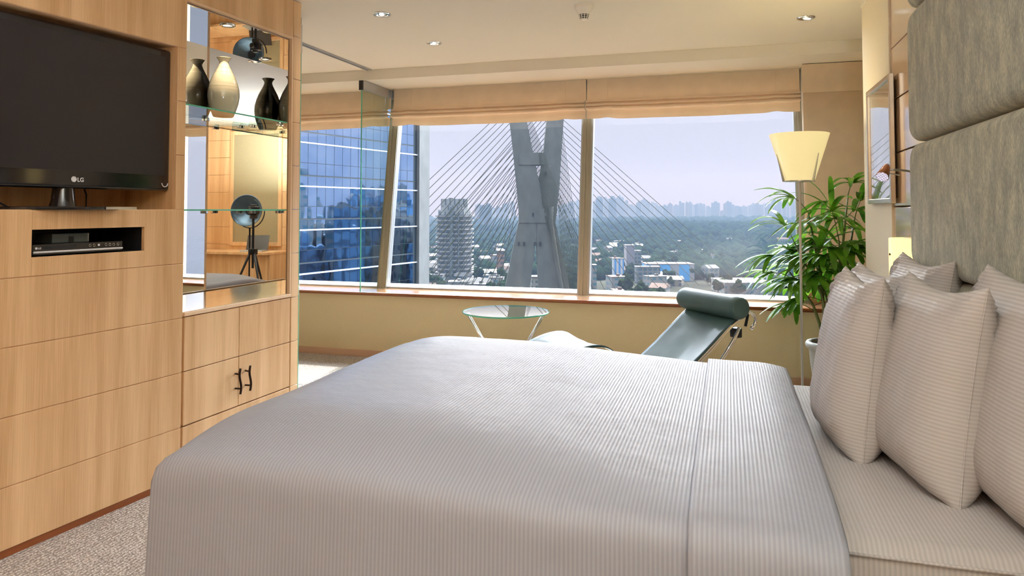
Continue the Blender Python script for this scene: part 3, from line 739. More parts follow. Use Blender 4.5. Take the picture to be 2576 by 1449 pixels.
for sy in (-1, 1):
    g = MB(); pts = []
    for k in range(60):
        x, z = crv(.02+k/59*.96); pts.append((x, sy*(HWd+.004), z-.022))
    # U-turn at the head and down into the rocker arc
    loop = [(pts[0][0]-.06*sin(a)*1.0, pts[0][1], pts[0][2]-.055+.055*cos(a)) for a in [pi*k/8 for k in range(1, 8)]]
    cx, cz, rad = .62, 1.06, 1.0
    arc = []
    for k in range(30):
        t_ = k/29; x = .06+1.42*t_; z = .665 - .30*t_ - .42*sin(pi*t_)**.8*(1-.15*t_)
        arc.append((x, sy*(HWd+.004), z))
    g.tube(pts[::-1]+loop[:], .011, 10)
    g.build('side_rail', M_chrome, CH, smooth=True)
    MB().tube(arc, .012, 10).build('rocker_tube', M_chrome, CH, smooth=True)
for x, z in ((.07,.64), (.62,.31), (1.42,.44)): MB().cyl((x, -HWd, z), (x, HWd, z), .010, 12).build('cross_bar', M_chrome, CH, smooth=2)
g = MB()
for sx in (.45, 1.05):
    g.rbox(sx-.02, sx+.02, -.24, .24, .06, .10, .006); 
    for sy in (-.22, .22):
        g.rbox(sx-.018, sx+.018, sy-.018, sy+.018, 0, .07, .004)
g.rbox(.45, 1.05, -.02, .02, .06, .10, .006)
g.build('base', M_blackm, CH)
bol = MB(); n = 36; prb = []
for k in range(25):
    t_ = k/24; y = (t_-.5)*.60; r = .072*(1-max(0, (abs(t_-.5)-.46)/.04)**2*.12) ; prb.append((r, y))
bol.lathe(prb, (.075,0,.79), n, True, True, (0,1,0)); bol.build('bolster', M_leather, CH, smooth=2, bevel=.006)
for y in (-.2, .2):
    MB().tube([(.03,y,.845), (-.03,y,.80), (-.055,y,.73), (-.035,y,.66)], .009, 8).build('strap', M_blackm, CH, smooth=True)
g = MB()
g.tube([(-.045,-.27,.73), (-.06,-.23,.70), (-.04,-.2,.66), (-.07,-.24,.64)], .012, 8)
g.build('strap', M_blackm, CH, smooth=True)
MB().tube([(-.05,-.30,.72), (.02,-.24,.70)], .006, 8).build('buckle_pin', M_steel, CH)
MB().rbox(.03, .08, .19, .25, .60, .66, .006).build('bracket', M_blackm, CH)

# ------------------------------------------------------------------ palm
def leafmat():
    m, nt, p = newmat('palm_leaf'); tc = N(nt, 'ShaderNodeTexCoord')
    a = N(nt, 'ShaderNodeTexNoise', inp={'Scale': 7.0, 'Detail': 3.0}); nt.links.new(tc.outputs['Object'], a.inputs['Vector'])
    rp = ramp(nt, [(.3, C(62,112,28)), (.55, C(100,158,42)), (.75, C(150,196,70))]); nt.links.new(a.outputs['Fac'], rp.inputs[0]); nt.links.new(rp.outputs[0], p.inputs['Base Color'])
    p.inputs['Roughness'].default_value = .3
    tr = N(nt, 'ShaderNodeBsdfTranslucent'); nt.links.new(rp.outputs[0], tr.inputs[0])
    mx = N(nt, 'ShaderNodeMixShader', inp={0: .35}); out = nt.nodes['Material Output']
    nt.links.new(p.outputs[0], mx.inputs[1]); nt.links.new(tr.outputs[0], mx.inputs[2]); nt.links.new(mx.outputs[0], out.inputs[0]); return m
M_leaf = leafmat()
pl = thing('potted_palm', 'potted lady palm with long green fingered leaves in the corner by the window', 'potted plant', (.72, 5.60, 0))
rr = random.Random(11)
fol = MB(); stm = MB()
def leaflet(b, d, L_, w_, droop):
    d = d.normalized(); side = d.cross(Vector((0,0,1)))
    if side.length < .1: side = Vector((1,0,0))
    side.normalize(); up = side.cross(d); pts = []; n = 8
    p = b.copy(); dd = d.copy()
    rows = []
    for k in range(n+1):
        t_ = k/n; wd = w_*1.35*(.35+.65*sin(pi*min(1, .18+t_*.75)))*(1 if t_ < .93 else .55)
        s2 = dd.cross(Vector((0,0,1))); s2 = s2.normalized() if s2.length > .05 else side
        rows.append((p - s2*wd, p + Vector((0,0,-1))*wd*.35, p + s2*wd))
        dd = (dd + Vector((0,0,-droop/n))).normalized(); p = p + dd*(L_/n)
    vs = [tuple(q) for r_ in rows for q in r_]; fs = []
    for k in range(n):
        for j in (0, 1): fs.append((k*3+j, k*3+j+1, (k+1)*3+j+1, (k+1)*3+j))
    fol.add(vs, fs)
def frond(b, d, n, L_, spread=1.9):
    d = Vector(d).normalized(); s = d.cross(Vector((0,0,1))).normalized(); u = s.cross(d)
    for k in range(n):
        a = (k/(n-1)-.5)*spread
        dd = d*cos(a) + s*sin(a) + u*(.12*cos(a*2))
        leaflet(Vector(b), dd, L_*(1-.25*abs(a)/1.2)*rr.uniform(.9, 1.1), .015*rr.uniform(.85, 1.2), rr.uniform(.9, 1.7))
stems = [(.02,.0,.10,-.02,1.55), (-.05,.03,-.16,.03,1.42), (.04,-.05,.02,-.14,1.22), (-.02,-.05,-.26,-.10,1.18), (.05,.05,.16,.10,1.38), (0,.06,-.10,.16,1.02), (-.07,-.02,-.30,-.02,.98)]
for (bx0, by0, tx, ty, tz) in stems:
    tz = tz*.97
    P = [Vector((bx0,by0,.46)), Vector((bx0+(tx-bx0)*.3, by0+(ty-by0)*.3, .46+(tz-.46)*.5)), Vector((tx,ty,tz))]
    stm.tube([P[0], (P[0]+P[1])/2+Vector((0,0,.01)), P[1], (P[1]+P[2])/2, P[2]], [.012,.011,.010,.008,.005], 8)
    nf = 8
    for k in range(nf):
        t_ = .42+.58*k/(nf-1)
        q = P[0].lerp(P[1], t_*2) if t_ < .5 else P[1].lerp(P[2], (t_-.5)*2)
        a = k*2.4+tx*9+rr.uniform(-.3,.3); el = rr.uniform(.15,.6)+(.5 if k == nf-1 else 0)
        d = Vector((cos(a), sin(a)*.8, el)); L_ = rr.uniform(.14,.24)
        # keep clear of the pier and window
        e = q + d.normalized()*L_
        if e.y < -.25: d.y *= .2; e = q + d.normalized()*L_
        if e.x > .10: d.x *= .3; e = q+d.normalized()*L_*.6
        if e.y > .28: d.y = -abs(d.y)*.3; e = q+d.normalized()*L_*.8
        stm.tube([q, q.lerp(e, .5)+Vector((0,0,.015)), e], [.0035,.003,.0025], 6)
        frond(e, (e-q)+Vector((0,0,-.03)), rr.choice((6,7,8)), rr.uniform(.25,.36))
stm.build('stem', mat('palm_cane', C(96,104,52), .5, var=.3, vscale=(20,20,40)), pl, smooth=True)
fol.build('foliage', M_leaf, pl, smooth=True)
MB().lathe([(.11,0), (.13,.02), (.165,.30), (.172,.39), (.176,.40), (.188,.405), (.196,.42), (.197,.435), (.188,.45), (.165,.452), (.158,.44), (.156,.40)], n=44, capb=True).build('pot', mat('grey_stone_pot', C(150,150,144), .5, var=.1, vscale=(12,12,12), bump=.1, bscale=60), pl, smooth=True)
MB().lathe([(.156,.425), (.08,.435), (.001,.438)], n=32).build('soil', mat('soil', C(52,40,30), .95, var=.4, vscale=(60,60,60), bump=.8, bscale=90), pl, smooth=True)

# ------------------------------------------------------------------ behind the viewer (seen in the mirrors)
w = MB()
for k in range(10): w.rbox(-3.2, XRR-.01, YB+.001, YB+.016, k*.28+.002, min(CE-.004, k*.28+.278), .002, 1)
structure(w, 'trim_8', M_wood)
dk = thing('writing_desk', 'wooden writing desk against the back wall', 'desk', (1.30, -1.5, 0))
MB().rbox(-.75, .9, -.32, .28, .72, .76, .004, 2).build('top', M_wood, dk)
MB().box(-.72, .87, .20, .22, .05, .72).build('front_panel', M_wood, dk)
for x in (-.73, .86): MB().box(x-.015, x+.015, -.30, .20, 0, .72).build('side_panel', M_wood, dk)
fr = thing('framed_fabric_panel', 'wood framed beige fabric panel on the back wall above the desk', 'wall panel', (1.20, YB+.016, 1.6))
MB().box(-.42, .42, .001, .012, -.72, 1.0).build('fabric', mat('olive_beige_fabric', C(160,148,114), .8, var=.06, vscale=(120,120,120), bump=.3, bscale=300), fr)
g = MB()
for a in ((-.48,-.42,-.78,1.06), (.42,.48,-.78,1.06), (-.42,.42,-.78,-.72), (-.42,.42,1.0,1.06)): g.rbox(a[0], a[1], .001, .03, a[2], a[3], .003, 1)
g.build('frame', M_wood, fr)
lp = thing('laptop', 'open black laptop on the writing desk', 'laptop', (.93, -1.42, .76), .25)
MB().rbox(-.17, .17, -.12, .12, 0, .018, .004, 2).build('keyboard_base', M_alul, lp)
MB().hexa([(-.17,-.12,.018), (.17,-.12,.018), (.17,-.128,.018), (-.17,-.128,.018)], [(-.17,-.19,.24), (.17,-.19,.24), (.17,-.198,.24), (-.17,-.198,.24)]).build('screen', M_black, lp, fixn=True)
dl = thing('studio_light', 'round dish studio light on a black stand in front of the desk', 'studio light', (.42, -.62, 0))
MB().lathe([(.05,.0), (.10,.02), (.17,.07), (.215,.13), (.22,.135), (.212,.135), (.16,.08), (.06,.02)], (0,-.02,1.38), 40, ax=(-.3,1,.05)).build('dish', mat('blue_grey_dish', C(96,120,140), .25, .6, var=.1, vscale=(5,5,5)), dl, smooth=True)
MB().lathe([(.05,-.10), (.05,.02)], (0,-.02,1.38), 20, True, True, ax=(-.3,1,.05)).build('lamp_body', M_blackm, dl, smooth=2)
MB().tube([(.24*cos(a), -.02+.1*0, 1.38-.24*sin(a)) for a in [pi*k/16 for k in range(17)]], .008, 8).build('yoke', M_blackm, dl, smooth=True)
MB().cyl((0,-.02,.12), (0,-.02,1.14), .012, 12).build('column', M_blackm, dl, smooth=2)
for k in range(3):
    a = 2*pi*k/3; MB().tube([(0,-.02,.45), (.38*cos(a), -.02+.38*sin(a), .012)], .009, 8).build('leg', M_blackm, dl, smooth=True)
L = bpy.data.lights.new('added_fill', 'AREA'); L.shape = 'DISK'; L.size = .42; L.energy = 110; L.color = (.84,.92,1)  # fill light added above the dish, aimed up to bounce off the ceiling
lo = bpy.data.objects.new('ceiling_bounce_fill', L); COL.objects.link(lo); lo.parent = dl; lo.location = (0,-.02,1.64); lo.rotation_euler = (pi,0,0)
tp = thing('camera_tripod', 'black tripod carrying a camera behind the viewer, seen in the cabinet mirror', 'tripod', (.05, -.22, 0))
MB().cyl((0,0,.62), (0,0,1.30), .016, 14).build('column', M_blackm, tp, smooth=2)
for k in range(3):
    a = radians(30+120*k); MB().tube([(.03*cos(a), .03*sin(a), .84), (.20*cos(a), .20*sin(a), .42), (.36*cos(a), .36*sin(a), .014)], [.017,.014,.011], 10).build('leg', M_blackm, tp, smooth=True)
MB().rbox(-.05, .05, -.04, .04, .80, .88, .01).build('leg_hub', M_blackm, tp); MB().rbox(-.035, .035, -.035, .035, 1.28, 1.335, .008).build('pan_head', M_blackm, tp)
MB().rbox(-.07, .07, -.04, .03, 1.335, 1.44, .012).rbox(-.035, .035, -.03, .025, 1.43, 1.465, .01).build('camera_body', M_blackm, tp)
MB().lathe([(.035,0), (.036,.05), (.03,.055)], (0,.03,1.385), 24, True, True, ax=(0,1,0)).build('lens', M_black, tp, smooth=2)

# ------------------------------------------------------------------ the city outside
def W(a, f, z=0):                    # metres right of / ahead of the room's view axis
    return Vector((a*cos(YAW)-f*sin(YAW), a*sin(YAW)+f*cos(YAW), z))
def at(px, py, f):                   # point seen along a bearing, f metres out
    return W((px-1288)/F*f, f, CAMZ+(527-py)/F*f)
def facing(px): return YAW - atan((px-1288)/F)*.0
M_conc = mat('weathered_concrete', C(100,101,97), .9, spec=.1, var=.16, vscale=(.25,.25,.12), bump=.3, bscale=.8, detail=6)
M_cable = mat('cable_sheath', C(66,68,50), .8, spec=.1, var=.15, vscale=(.2,.2,.2))
M_forest = mat('tree_canopy', (.010,.019,.009), 1, spec=0, var=.55, vscale=(.12,.12,.2), detail=6)
M_tree = mat('tree_leaves', (.013,.024,.009), 1, spec=0, var=.5, vscale=(.5,.5,.5), detail=5)
M_ground = mat('city_ground', (.045,.047,.038), 1, spec=0, var=.45, vscale=(.02,.02,.02), detail=6)
def facade(name, wall, win, sx, sz, fx=.6, fz=.5, rough=.6):
    """window grid on a facade: surface pattern in object space"""
    m, nt, p = newmat(name); tc = N(nt, 'ShaderNodeTexCoord'); sp = N(nt, 'ShaderNodeSeparateXYZ'); nt.links.new(tc.outputs['Object'], sp.inputs[0])
    ax = N(nt, 'ShaderNodeMath', operation='ADD'); nt.links.new(sp.outputs[0], ax.inputs[0]); nt.links.new(sp.outputs[1], ax.inputs[1])
    outs = []
    for src, st, fr in ((ax.outputs[0], sx, fx), (sp.outputs[2], sz, fz)):
        d = N(nt, 'ShaderNodeMath', operation='DIVIDE'); d.inputs[1].default_value = st; nt.links.new(src, d.inputs[0])
        f = N(nt, 'ShaderNodeMath', operation='FRACT'); nt.links.new(d.outputs[0], f.inputs[0])
        l = N(nt, 'ShaderNodeMath', operation='LESS_THAN'); l.inputs[1].default_value = fr; nt.links.new(f.outputs[0], l.inputs[0]); outs.append(l)
    m1 = N(nt, 'ShaderNodeMath', operation='MULTIPLY'); nt.links.new(outs[0].outputs[0], m1.inputs[0]); nt.links.new(outs[1].outputs[0], m1.inputs[1])
    mx = N(nt, 'ShaderNodeMix'); mx.data_type = 'RGBA'; mx.inputs[6].default_value = (*wall, 1); mx.inputs[7].default_value = (*win, 1)
    nt.links.new(m1.outputs[0], mx.inputs[0]); nt.links.new(mx.outputs[2], p.inputs['Base Color']); p.inputs['Roughness'].default_value = rough; p.inputs['Specular IOR Level'].default_value = .15
    return m
FAC = [facade('pale_facade', (.16,.155,.15), (.05,.09,.11), 4, 3.2), facade('beige_facade', (.19,.17,.145), (.06,.07,.08), 5, 3.2, .5, .6),
       facade('grey_facade', (.14,.145,.15), (.04,.08,.10), 3.5, 3.1, .7, .55), facade('white_facade', (.19,.19,.19), (.06,.14,.17), 4.5, 3.3, .55, .45),
       facade('red_facade', (.22,.13,.10), (.07,.07,.08), 4, 3.2)]
M_bluet = facade('blue_glazed_facade', (.05,.09,.14), (.09,.17,.26), 4, 3.6, .8, .7, .3)
M_roof = mat('flat_roof', (.10,.10,.10), .9, var=.2, vscale=(.3,.3,.3))
M_tile = mat('roof_tiles', (.10,.06,.045), .9, var=.25, vscale=(.4,.4,.4))
M_blue = mat('blue_cladding', C(52,128,190), .4, var=.08, vscale=(.3,.3,.3))

def gz(f, a=0):
    """ground height f metres out"""
    pts = [(60,-58), (230,-58), (330,-52), (450,-50), (700,-50), (1000,-49), (1600,-47), (2300,-46), (3000,-44), (3800,-42)]
    for (f0, z0), (f1, z1) in zip(pts, pts[1:]):
        if f <= f1: 
            z = z0+(z1-z0)*max(0, (f-f0))/(f1-f0); break
    else: z = -42
    z += min(1, max(0, (f-350)/600))*5*noise.noise(Vector((a/330, f/260, 0)))*2
    if a > 40: z += 17*exp(-((f-1250)/330)**2)*min(1, (a-40)/220) + 10*exp(-((f-2100)/400)**2)*min(1, a/300)
    return z
def terr(u, v):
    f = 40*(3800/40)**u; a = (v-.5)*2*(f*1.15+60); return W(a, f, gz(f, a))
structure(MB().grid(terr, 110, 90, flip=True), 'ground_terrain', M_ground, smooth=True)
# continuous tree canopy
cn = MB()
for i in range(7500):
    f = 520*(3100/520)**(R.random()**.8); a = R.uniform(-.36, .52)*f
    if f < 950 and a < .12*f and R.random() < .65: continue
    r_ = R.uniform(3.2, 6.5)*(1+f/2200); cn.blob(W(a, f, gz(f, a)+r_*.5), r_, 1, .16, .9)
o = cn.build('forest_canopy', M_forest, smooth=True); tag(o, 'continuous dark green tree canopy covering the hazy hillside', 'forest', kind='stuff')

# skyline
sky_shapes = []
def tower(i, w, d, h):
    m = MB(); m.box(-w/2, w/2, -d/2, d/2, 0, h)
    k = i % 5
    if k == 0: m.box(-w*.2, w*.2, -d*.2, d*.2, h, h*1.07)
    elif k == 1: m.box(-w*.42, w*.42, -d*.42, d*.42, h, h*1.05).box(-w*.15, w*.1, -d*.1, d*.1, h*1.05, h*1.12)
    elif k == 2: m.box(w*.05, w*.4, -d*.3, d*.3, h, h*1.06)
    elif k == 3: m.prism([(-w*.5,-d*.5), (w*.5,-d*.5), (w*.3,d*.5), (-w*.3,d*.5)], h, h*1.03).box(-w*.3, w*.05, -d*.1, d*.2, h*1.03, h*1.09)
    else: m.box(-w*.5, -w*.1, -d*.4, d*.4, h, h*1.08)
    for s_ in (-1, 1): m.box(s_*w*.5-.6, s_*w*.5+.6, -d*.3, d*.3, h*.1, h*.95)
    return m
px = 1196; k = 0
tops = {}
while px < 2030:
    wpx = R.uniform(7, 19)
    if 1285 < px < 1400 or 1462 < px < 1478: px += 12; continue
    if px < 1300: ty = R.uniform(508, 528)
    elif px < 1480: ty = R.uniform(505, 520)
    elif px < 1560: ty = R.choice((495, 497, 505, 512))
    elif px < 1900: ty = R.choice((503, 507, 509, 512, 515, 519, 524, 530))
    else: ty = R.choice((494, 499, 503, 506, 512))
    f = R.uniform(2500, 3000)
    w_ = wpx/F*f*R.uniform(.9, 1.1); c = at(px+wpx/2, 560, f); zt = CAMZ+(527-ty)/F*f
    m = tower(k, w_, w_*.8, (zt-c.z)/1.06)
    o = m.build('skyline_tower', FAC[R.choice((0,0,1,2,3))]); o.location = c; o.rotation_euler = (0,0,YAW+R.uniform(-.4,.4))
    tag(o, 'pale high rise in the hazy row of towers along the horizon', 'high-rise', 'distant towers on the skyline')
    px += wpx*R.uniform(.75, 1.25); k += 1
# nearer grey pair of towers and left cluster
for (x, y, wpx, f, l) in ((1507, 495, 17, 2100, 'left one of two slim dark towers rising just right of the window post'), (1540, 494, 18, 2050, 'right one of two slim dark towers rising just right of the window post'),
                          (1222, 512, 30, 1500, 'broad grey high rise between the balcony tower and the bridge mast')):
    c = at(x, 600, f); m = tower(int(x), wpx/F*f, wpx/F*f*.8, (CAMZ+(527-y)/F*f-c.z)/1.06)
    o = m.build('high_rise', FAC[2]); o.location = c; o.rotation_euler = (0,0,YAW); tag(o, l, 'high-rise')
# towers off to the right that the glass facade mirrors
for i in range(22):
    th_ = radians(59+i*.85); dd_ = R.uniform(130, 240); c = W(-14+dd_*sin(th_), 70+dd_*cos(th_), -58); f = c.length
    w_ = R.uniform(8, 17); hh_ = 59+R.uniform(-14, 11)*f/230
    o = tower(i, w_, w_*.8, hh_/1.06).build('city_tower', (FAC+[M_bluet])[i % 6 if i % 2 else 5]); o.location = c; o.rotation_euler = (0,0,R.uniform(0,1))
    tag(o, 'dark city tower mirrored in the blue glass facade', 'high-rise', 'towers mirrored in the glass facade')

# ---- balcony tower
f = 480; bc = at(1144, 705, f); bt = thing('balcony_tower', 'round shouldered apartment tower with stacked balconies left of the bridge', 'apartment building', (bc.x, bc.y, -44), YAW)
def octo(r1, r2, c=.35):
    return [(-r1,-r2*c), (-r1*.62,-r2), (r1*.62,-r2), (r1,-r2*c), (r1,r2*c), (r1*.6,r2), (-r1*.6,r2), (-r1,r2*c)]
HT = CAMZ+(527-540)/F*f+44
def gl(z): return z
MB().prism(octo(11.2, 9.5), 0, HT).build('core', facade('tower_glazing', (.16,.17,.18), (.05,.07,.09), 2.4, 2.9, .7, .6), bt)
m = MB()
nfl = int(HT/2.9)
for k in range(nfl+1):
    m.prism(octo(12.6, 11), k*2.9, k*2.9+.9)
m.build('balconies', mat('balcony_render', (.20,.195,.19), .8, var=.1, vscale=(.3,.3,.3)), bt)
m = MB().box(-2.2, -.4, -11.6, 8, 0, HT+5).box(3.0, 3.8, -11.4, 8, 0, HT+1)
m.build('vertical_fin', mat('tower_fin', (.10,.12,.13), .7, var=.1, vscale=(.3,.3,.3)), bt)
MB().prism(octo(10.8, 9), HT, HT+3.2).prism(octo(9, 8), HT+3.2, HT+6.2).box(-8.6, 9, -6, 6, HT+6, HT+10.5).build('stepped_crown', facade('crown_render', (.24,.25,.25), (.09,.1,.12), 3, 9, .3, .9), bt)
MB().box(-.2, .2, -.2, .2, HT+10.5, HT+12).box(-4, -1, -2, 2, HT+10.5, HT+11.2).build('roof_plant', M_conc, bt)

# ---- cable stayed bridge
f = 300.0; S_ = f/F
B0 = at(1350, 900, f); br = thing('cable_stayed_bridge', 'concrete cable stayed bridge with X shaped mast and fans of stays', 'bridge', tuple(B0), YAW)
def L(x, y, dpt=0): return ((x-1350)*S_, dpt, (900-y)*S_)
def leg(m, rows, d0, d1):
    """rows: (y, xl, xr) outline stations"""
    for (ya, la, ra), (yb, lb, rb) in zip(rows, rows[1:]):
        m.hexa([L(lb,yb,d0), L(rb,yb,d0), L(rb,yb,d1), L(lb,yb,d1)], [L(la,ya,d0), L(ra,ya,d0), L(ra,ya,d1), L(la,ya,d1)])
    return m
m = leg(MB(), [(150,1258,1300), (290,1280,1322), (390,1291,1341), (470,1299,1358), (525,1304,1366)], -4, 3.5)
leg(m, [(150,1418,1456), (290,1376,1418), (390,1366,1411), (470,1352,1406), (525,1346,1400)], -3.5, 4)
leg(m, [(525,1304,1401), (560,1305,1395)], -4.5, 4.5)
leg(m, [(560,1304,1352), (640,1287,1343), (735,1268,1330), (900,1235,1305)], -4, 4)
leg(m, [(560,1347,1396), (640,1350,1412), (735,1354,1434), (900,1362,1470)], -4, 4)
m.build('mast', M_conc, br, fixn=True)
leg(MB(), [(386,1308,1368), (396,1306,1370), (416,1306,1368)], -4.6, 3).build('cross_beam', M_conc, br, fixn=True)
g = MB(); g.tube([L(1385,520,-4.9), L(1384,560,-4.9), L(1396,640,-4.5), L(1412,735,-4.5), L(1440,900,-4.5)], 1.0, 10); g.build('service_pipe', M_conc, br, smooth=True)
g = MB(); g.disc(L(1376,538,-4.7), 1.1, (0,1,0), .6, 20); g.build('round_hatch', M_conc, br)
g = MB()
for x, y in ((1305,612),(1318,612),(1345,612),(1358,612),(1371,438),(1340,540)): g.box(*[v for ab in zip(*[(L(x,y,-4.7)[0]-.35,-4.72,L(x,y)[2]-.8),(L(x,y)[0]+.35,-3.5,L(x,y)[2]+.8)]) for v in ab])
g.build('access_openings', M_blackm, br)
def stay(p, q, r=.14):
    MB().tube([p, q], r, 5, caps=False).build('stay_cable', M_cable, br)
# far anchors are on decks that curve toward (left) and away (right) from the viewer
for i in range(18):
    t_ = i/17
    stay(L(1283+20*t_, 262+250*t_, -1), L(850+395*t_, 705+45*t_, -40+30*t_))
for i in range(18):
    t_ = i/17
    stay(L(1376-10*t_, 262+230*t_, 2), L(900+330*t_, 760+20*t_, 50-20*t_))
for i in range(16):
    t_ = i/15
    stay(L(1418-14*t_, 300+215*t_, 1), L(2000-480*t_, 748+8*t_, 60-20*t_), .13)
for i in range(18):
    t_ = i/17
    stay(L(1322+20*t_, 262+180*t_, -2), L(1500-70*t_, 765+8*t_, -20+10*t_), .09)
for i in range(12):
    t_ = i/11
    stay(L(1412-8*t_, 290+190*t_, 3), L(1478-52*t_, 740+20*t_, 14), .09)
g = MB(); g.hexa([L(780,812,-60), L(1330,812,-12), L(1330,812,-4), L(780,812,-50)], [L(780,800,-60), L(1330,800,-12), L(1330,800,-4), L(780,800,-50)])
g.hexa([L(1330,812,5), L(2150,812,60), L(2150,812,70), L(1330,812,14)], [L(1330,800,5), L(2150,800,60), L(2150,800,70), L(1330,800,14)])
g.build('deck', M_conc, br, fixn=True)

# ---- mid distance buildings
def bldg(px0, px1, py, f, mt_, label, roofm=None, h=14, name='low_building', cat='building', dep=None):
    a = at(px0, py, f); b = at(px1, py, f); c = (a+b)/2; w_ = (b-a).length; d_ = dep or w_*.5
    t = thing(name, label, cat, (c.x, c.y, c.z-h), YAW)
    MB().box(-w_/2, w_/2, 0, d_, 0, h).build('walls', mt_, t)
    r_ = MB().box(-w_/2-.3, w_/2+.3, -.3, d_+.3, h, h+.5)
    r_.build('roof', roofm or M_roof, t); return t, w_, d_
bldg(1625, 1745, 665, 520, facade('blue_white_facade', C(60,140,200), (.22,.23,.25), 14, 30, .45, .95), 'low office block with blue and white facade and pink roof right of the window post', M_tile, 26)
bldg(1600, 1660, 672, 500, FAC[2], 'long grey slab in front of the blue and white office block', None, 24)
bldg(1575, 1596, 618, 560, mat('mauve_render', (.16,.15,.17), .8, var=.1, vscale=(.2,.2,.2)), 'tall blank grey slab tower left of the blue and white office', None, 38, 'slab_tower', dep=12)
bldg(1596, 1612, 632, 575, FAC[2], 'banded annex adjoining the blank slab tower', None, 34, 'slab_annex', dep=12)
bldg(1541, 1569, 651, 520, facade('blue_fins', (.42,.42,.44), C(70,130,190), 3, 40, .5, .97), 'small pale block with upright blue fins beside the slab tower', None, 24)
bldg(1822, 1944, 712, 430, facade('shed_front', (.19,.19,.19), (.08,.15,.17), 9, 3, .5, .4), 'long low white industrial shed below the wooded hill', mat('shed_roof', (.17,.17,.17), .7, var=.08, vscale=(.3,.3,.3)), 9, 'industrial_shed', dep=30)
bldg(1482, 1500, 668, 420, FAC[3], 'slim white banded block at the window post', None, 28, 'slim_block', dep=8)
bldg(1337, 1356, 698, 330, facade('white_bands', (.24,.24,.235), (.06,.11,.12), 60, 2.4, .98, .45), 'white banded stepped block seen between the feet of the mast', None, 24, 'banded_block', dep=8)
bldg(1945, 1958, 574, 1300, FAC[2], 'lone dark tower at right among the wooded hills', None, 30, 'lone_tower', dep=9)
bldg(1250, 1268, 632, 470, FAC[4], 'brown balconied block in front of the mast foot, left side', None, 34, 'brown_block', dep=8)
k = 0
for (x0, x1, f0, f1, n) in ((1066, 1270, 340, 900, 60), (1484, 1700, 400, 900, 34), (1700, 2000, 450, 900, 14)):
    for i in range(n):
        f = R.uniform(f0, f1); x = R.uniform(x0, x1); w_ = R.uniform(6, 15); d_ = R.uniform(6, 12); h = R.uniform(4, 10)
        a = (x-1288)/F*f; c = W(a, f, gz(f, a))
        m = MB().box(-w_/2, w_/2, -d_/2, d_/2, -2, h)
        rf = MB()
        if k % 2: 
            rf.hexa([(-w_/2-.4,-d_/2-.4,h), (w_/2+.4,-d_/2-.4,h), (w_/2+.4,d_/2+.4,h), (-w_/2-.4,d_/2+.4,h)], [(-w_/2,-.2,h+2.2), (w_/2,-.2,h+2.2), (w_/2,.2,h+2.2), (-w_/2,.2,h+2.2)])
        else: rf.box(-w_/2-.2, w_/2+.2, -d_/2-.2, d_/2+.2, h, h+.5).box(0, 2, -1, 1, h+.5, h+1.8)
        o = m.build('house', FAC[(3, 0, 3, 1)[k % 4]]); o.location = c; o.rotation_euler = (0,0,YAW+R.uniform(-.6,.6))
        rf.build('roof', (M_tile, M_roof, mat('white_roof', (.17,.17,.17), .6, var=.05, vscale=(1,1,1)))[k % 3] if k > 2 else M_roof, o)
        tag(o, 'small low house or shed among the trees below the bridge', 'house', 'low houses below the bridge'); k += 1
# trees between the houses
protos = []
for q in range(3):
    t = thing('tree', 'dark round crowned tree among the low houses', 'tree', tuple(at(1075+q*9, 700, 395)), 0, 'trees between the low houses')
    t.location.z = gz(395, 0)
    m = MB()
    for j in range(9): m.blob((R.uniform(-2.2,2.2), R.uniform(-2.2,2.2), R.uniform(4,8.5)), R.uniform(1.6,2.6), 1, .4)
    m.build('crown', M_tree, t); MB().tube([(0,0,0), (.2,0,3), (0,.1,6)], [.35,.28,.15], 7).build('trunk', mat('bark', (.08,.06,.04), .9, var=.3, vscale=(3,3,1)), t)
    protos.append(t)
for i in range(150):
    f = R.uniform(330, 900); x = R.choice((R.uniform(1066, 1290), R.uniform(1400, 1460), R.uniform(1484, 2020), R.uniform(1484, 2020))); a = (x-1288)/F*f
    s_ = R.uniform(.7, 1.5); dup(protos[i % 3], W(a, f, gz(f, a)), R.uniform(0, 6), scale=(s_, s_, s_))
# picket like railing by the road
f = 300; pf = at(1135, 718, f); g = MB()
for i in range(52): g.box(-9.5+i*.37, -9.5+i*.37+.12, -.05, .05, -8, 2.2)
g.box(-9.6, 9.8, -.1, .1, -8.2, -7.6)
o = g.build('slatted_screen', M_conc); o.location = pf; o.rotation_euler = (0,0,YAW); tag(o, 'pale slatted screen wall at the foot of the balcony tower', 'screen wall')

# ---- glass office tower next door
g0 = W(-18.75, 63.3); g1 = W(-10.35, 78.6); gd = (g1-g0); gl_ = gd.length; ga = atan2(gd.y, gd.x)
gt = thing('glass_office_tower', 'blue mirror glass office tower with white bands at left of the view', 'office building', (g0.x, g0.y, -58), ga)
def mirror_blue():
    m, nt, p = newmat('blue_mirror_glass'); tc = N(nt, 'ShaderNodeTexCoord'); p.inputs['Metallic'].default_value = 1; p.inputs['Roughness'].default_value = .03
    br_ = N(nt, 'ShaderNodeTexNoise', inp={'Scale': .35, 'Detail': 2.0}); nt.links.new(tc.outputs['Object'], br_.inputs['Vector'])
    w2 = N(nt, 'ShaderNodeTexNoise', inp={'Scale': .9, 'Detail': 0.0}); nt.links.new(tc.outputs['Object'], w2.inputs['Vector'])
    b = N(nt, 'ShaderNodeBump', inp={'Strength': .25, 'Distance': .02}); nt.links.new(w2.outputs['Fac'], b.inputs['Height']); nt.links.new(b.outputs[0], p.inputs['Normal'])
    rp = ramp(nt, [(.3, C(150,182,222)), (.7, C(176,204,236))]); nt.links.new(br_.outputs['Fac'], rp.inputs[0]); nt.links.new(rp.outputs[0], p.inputs['Base Color']); return m
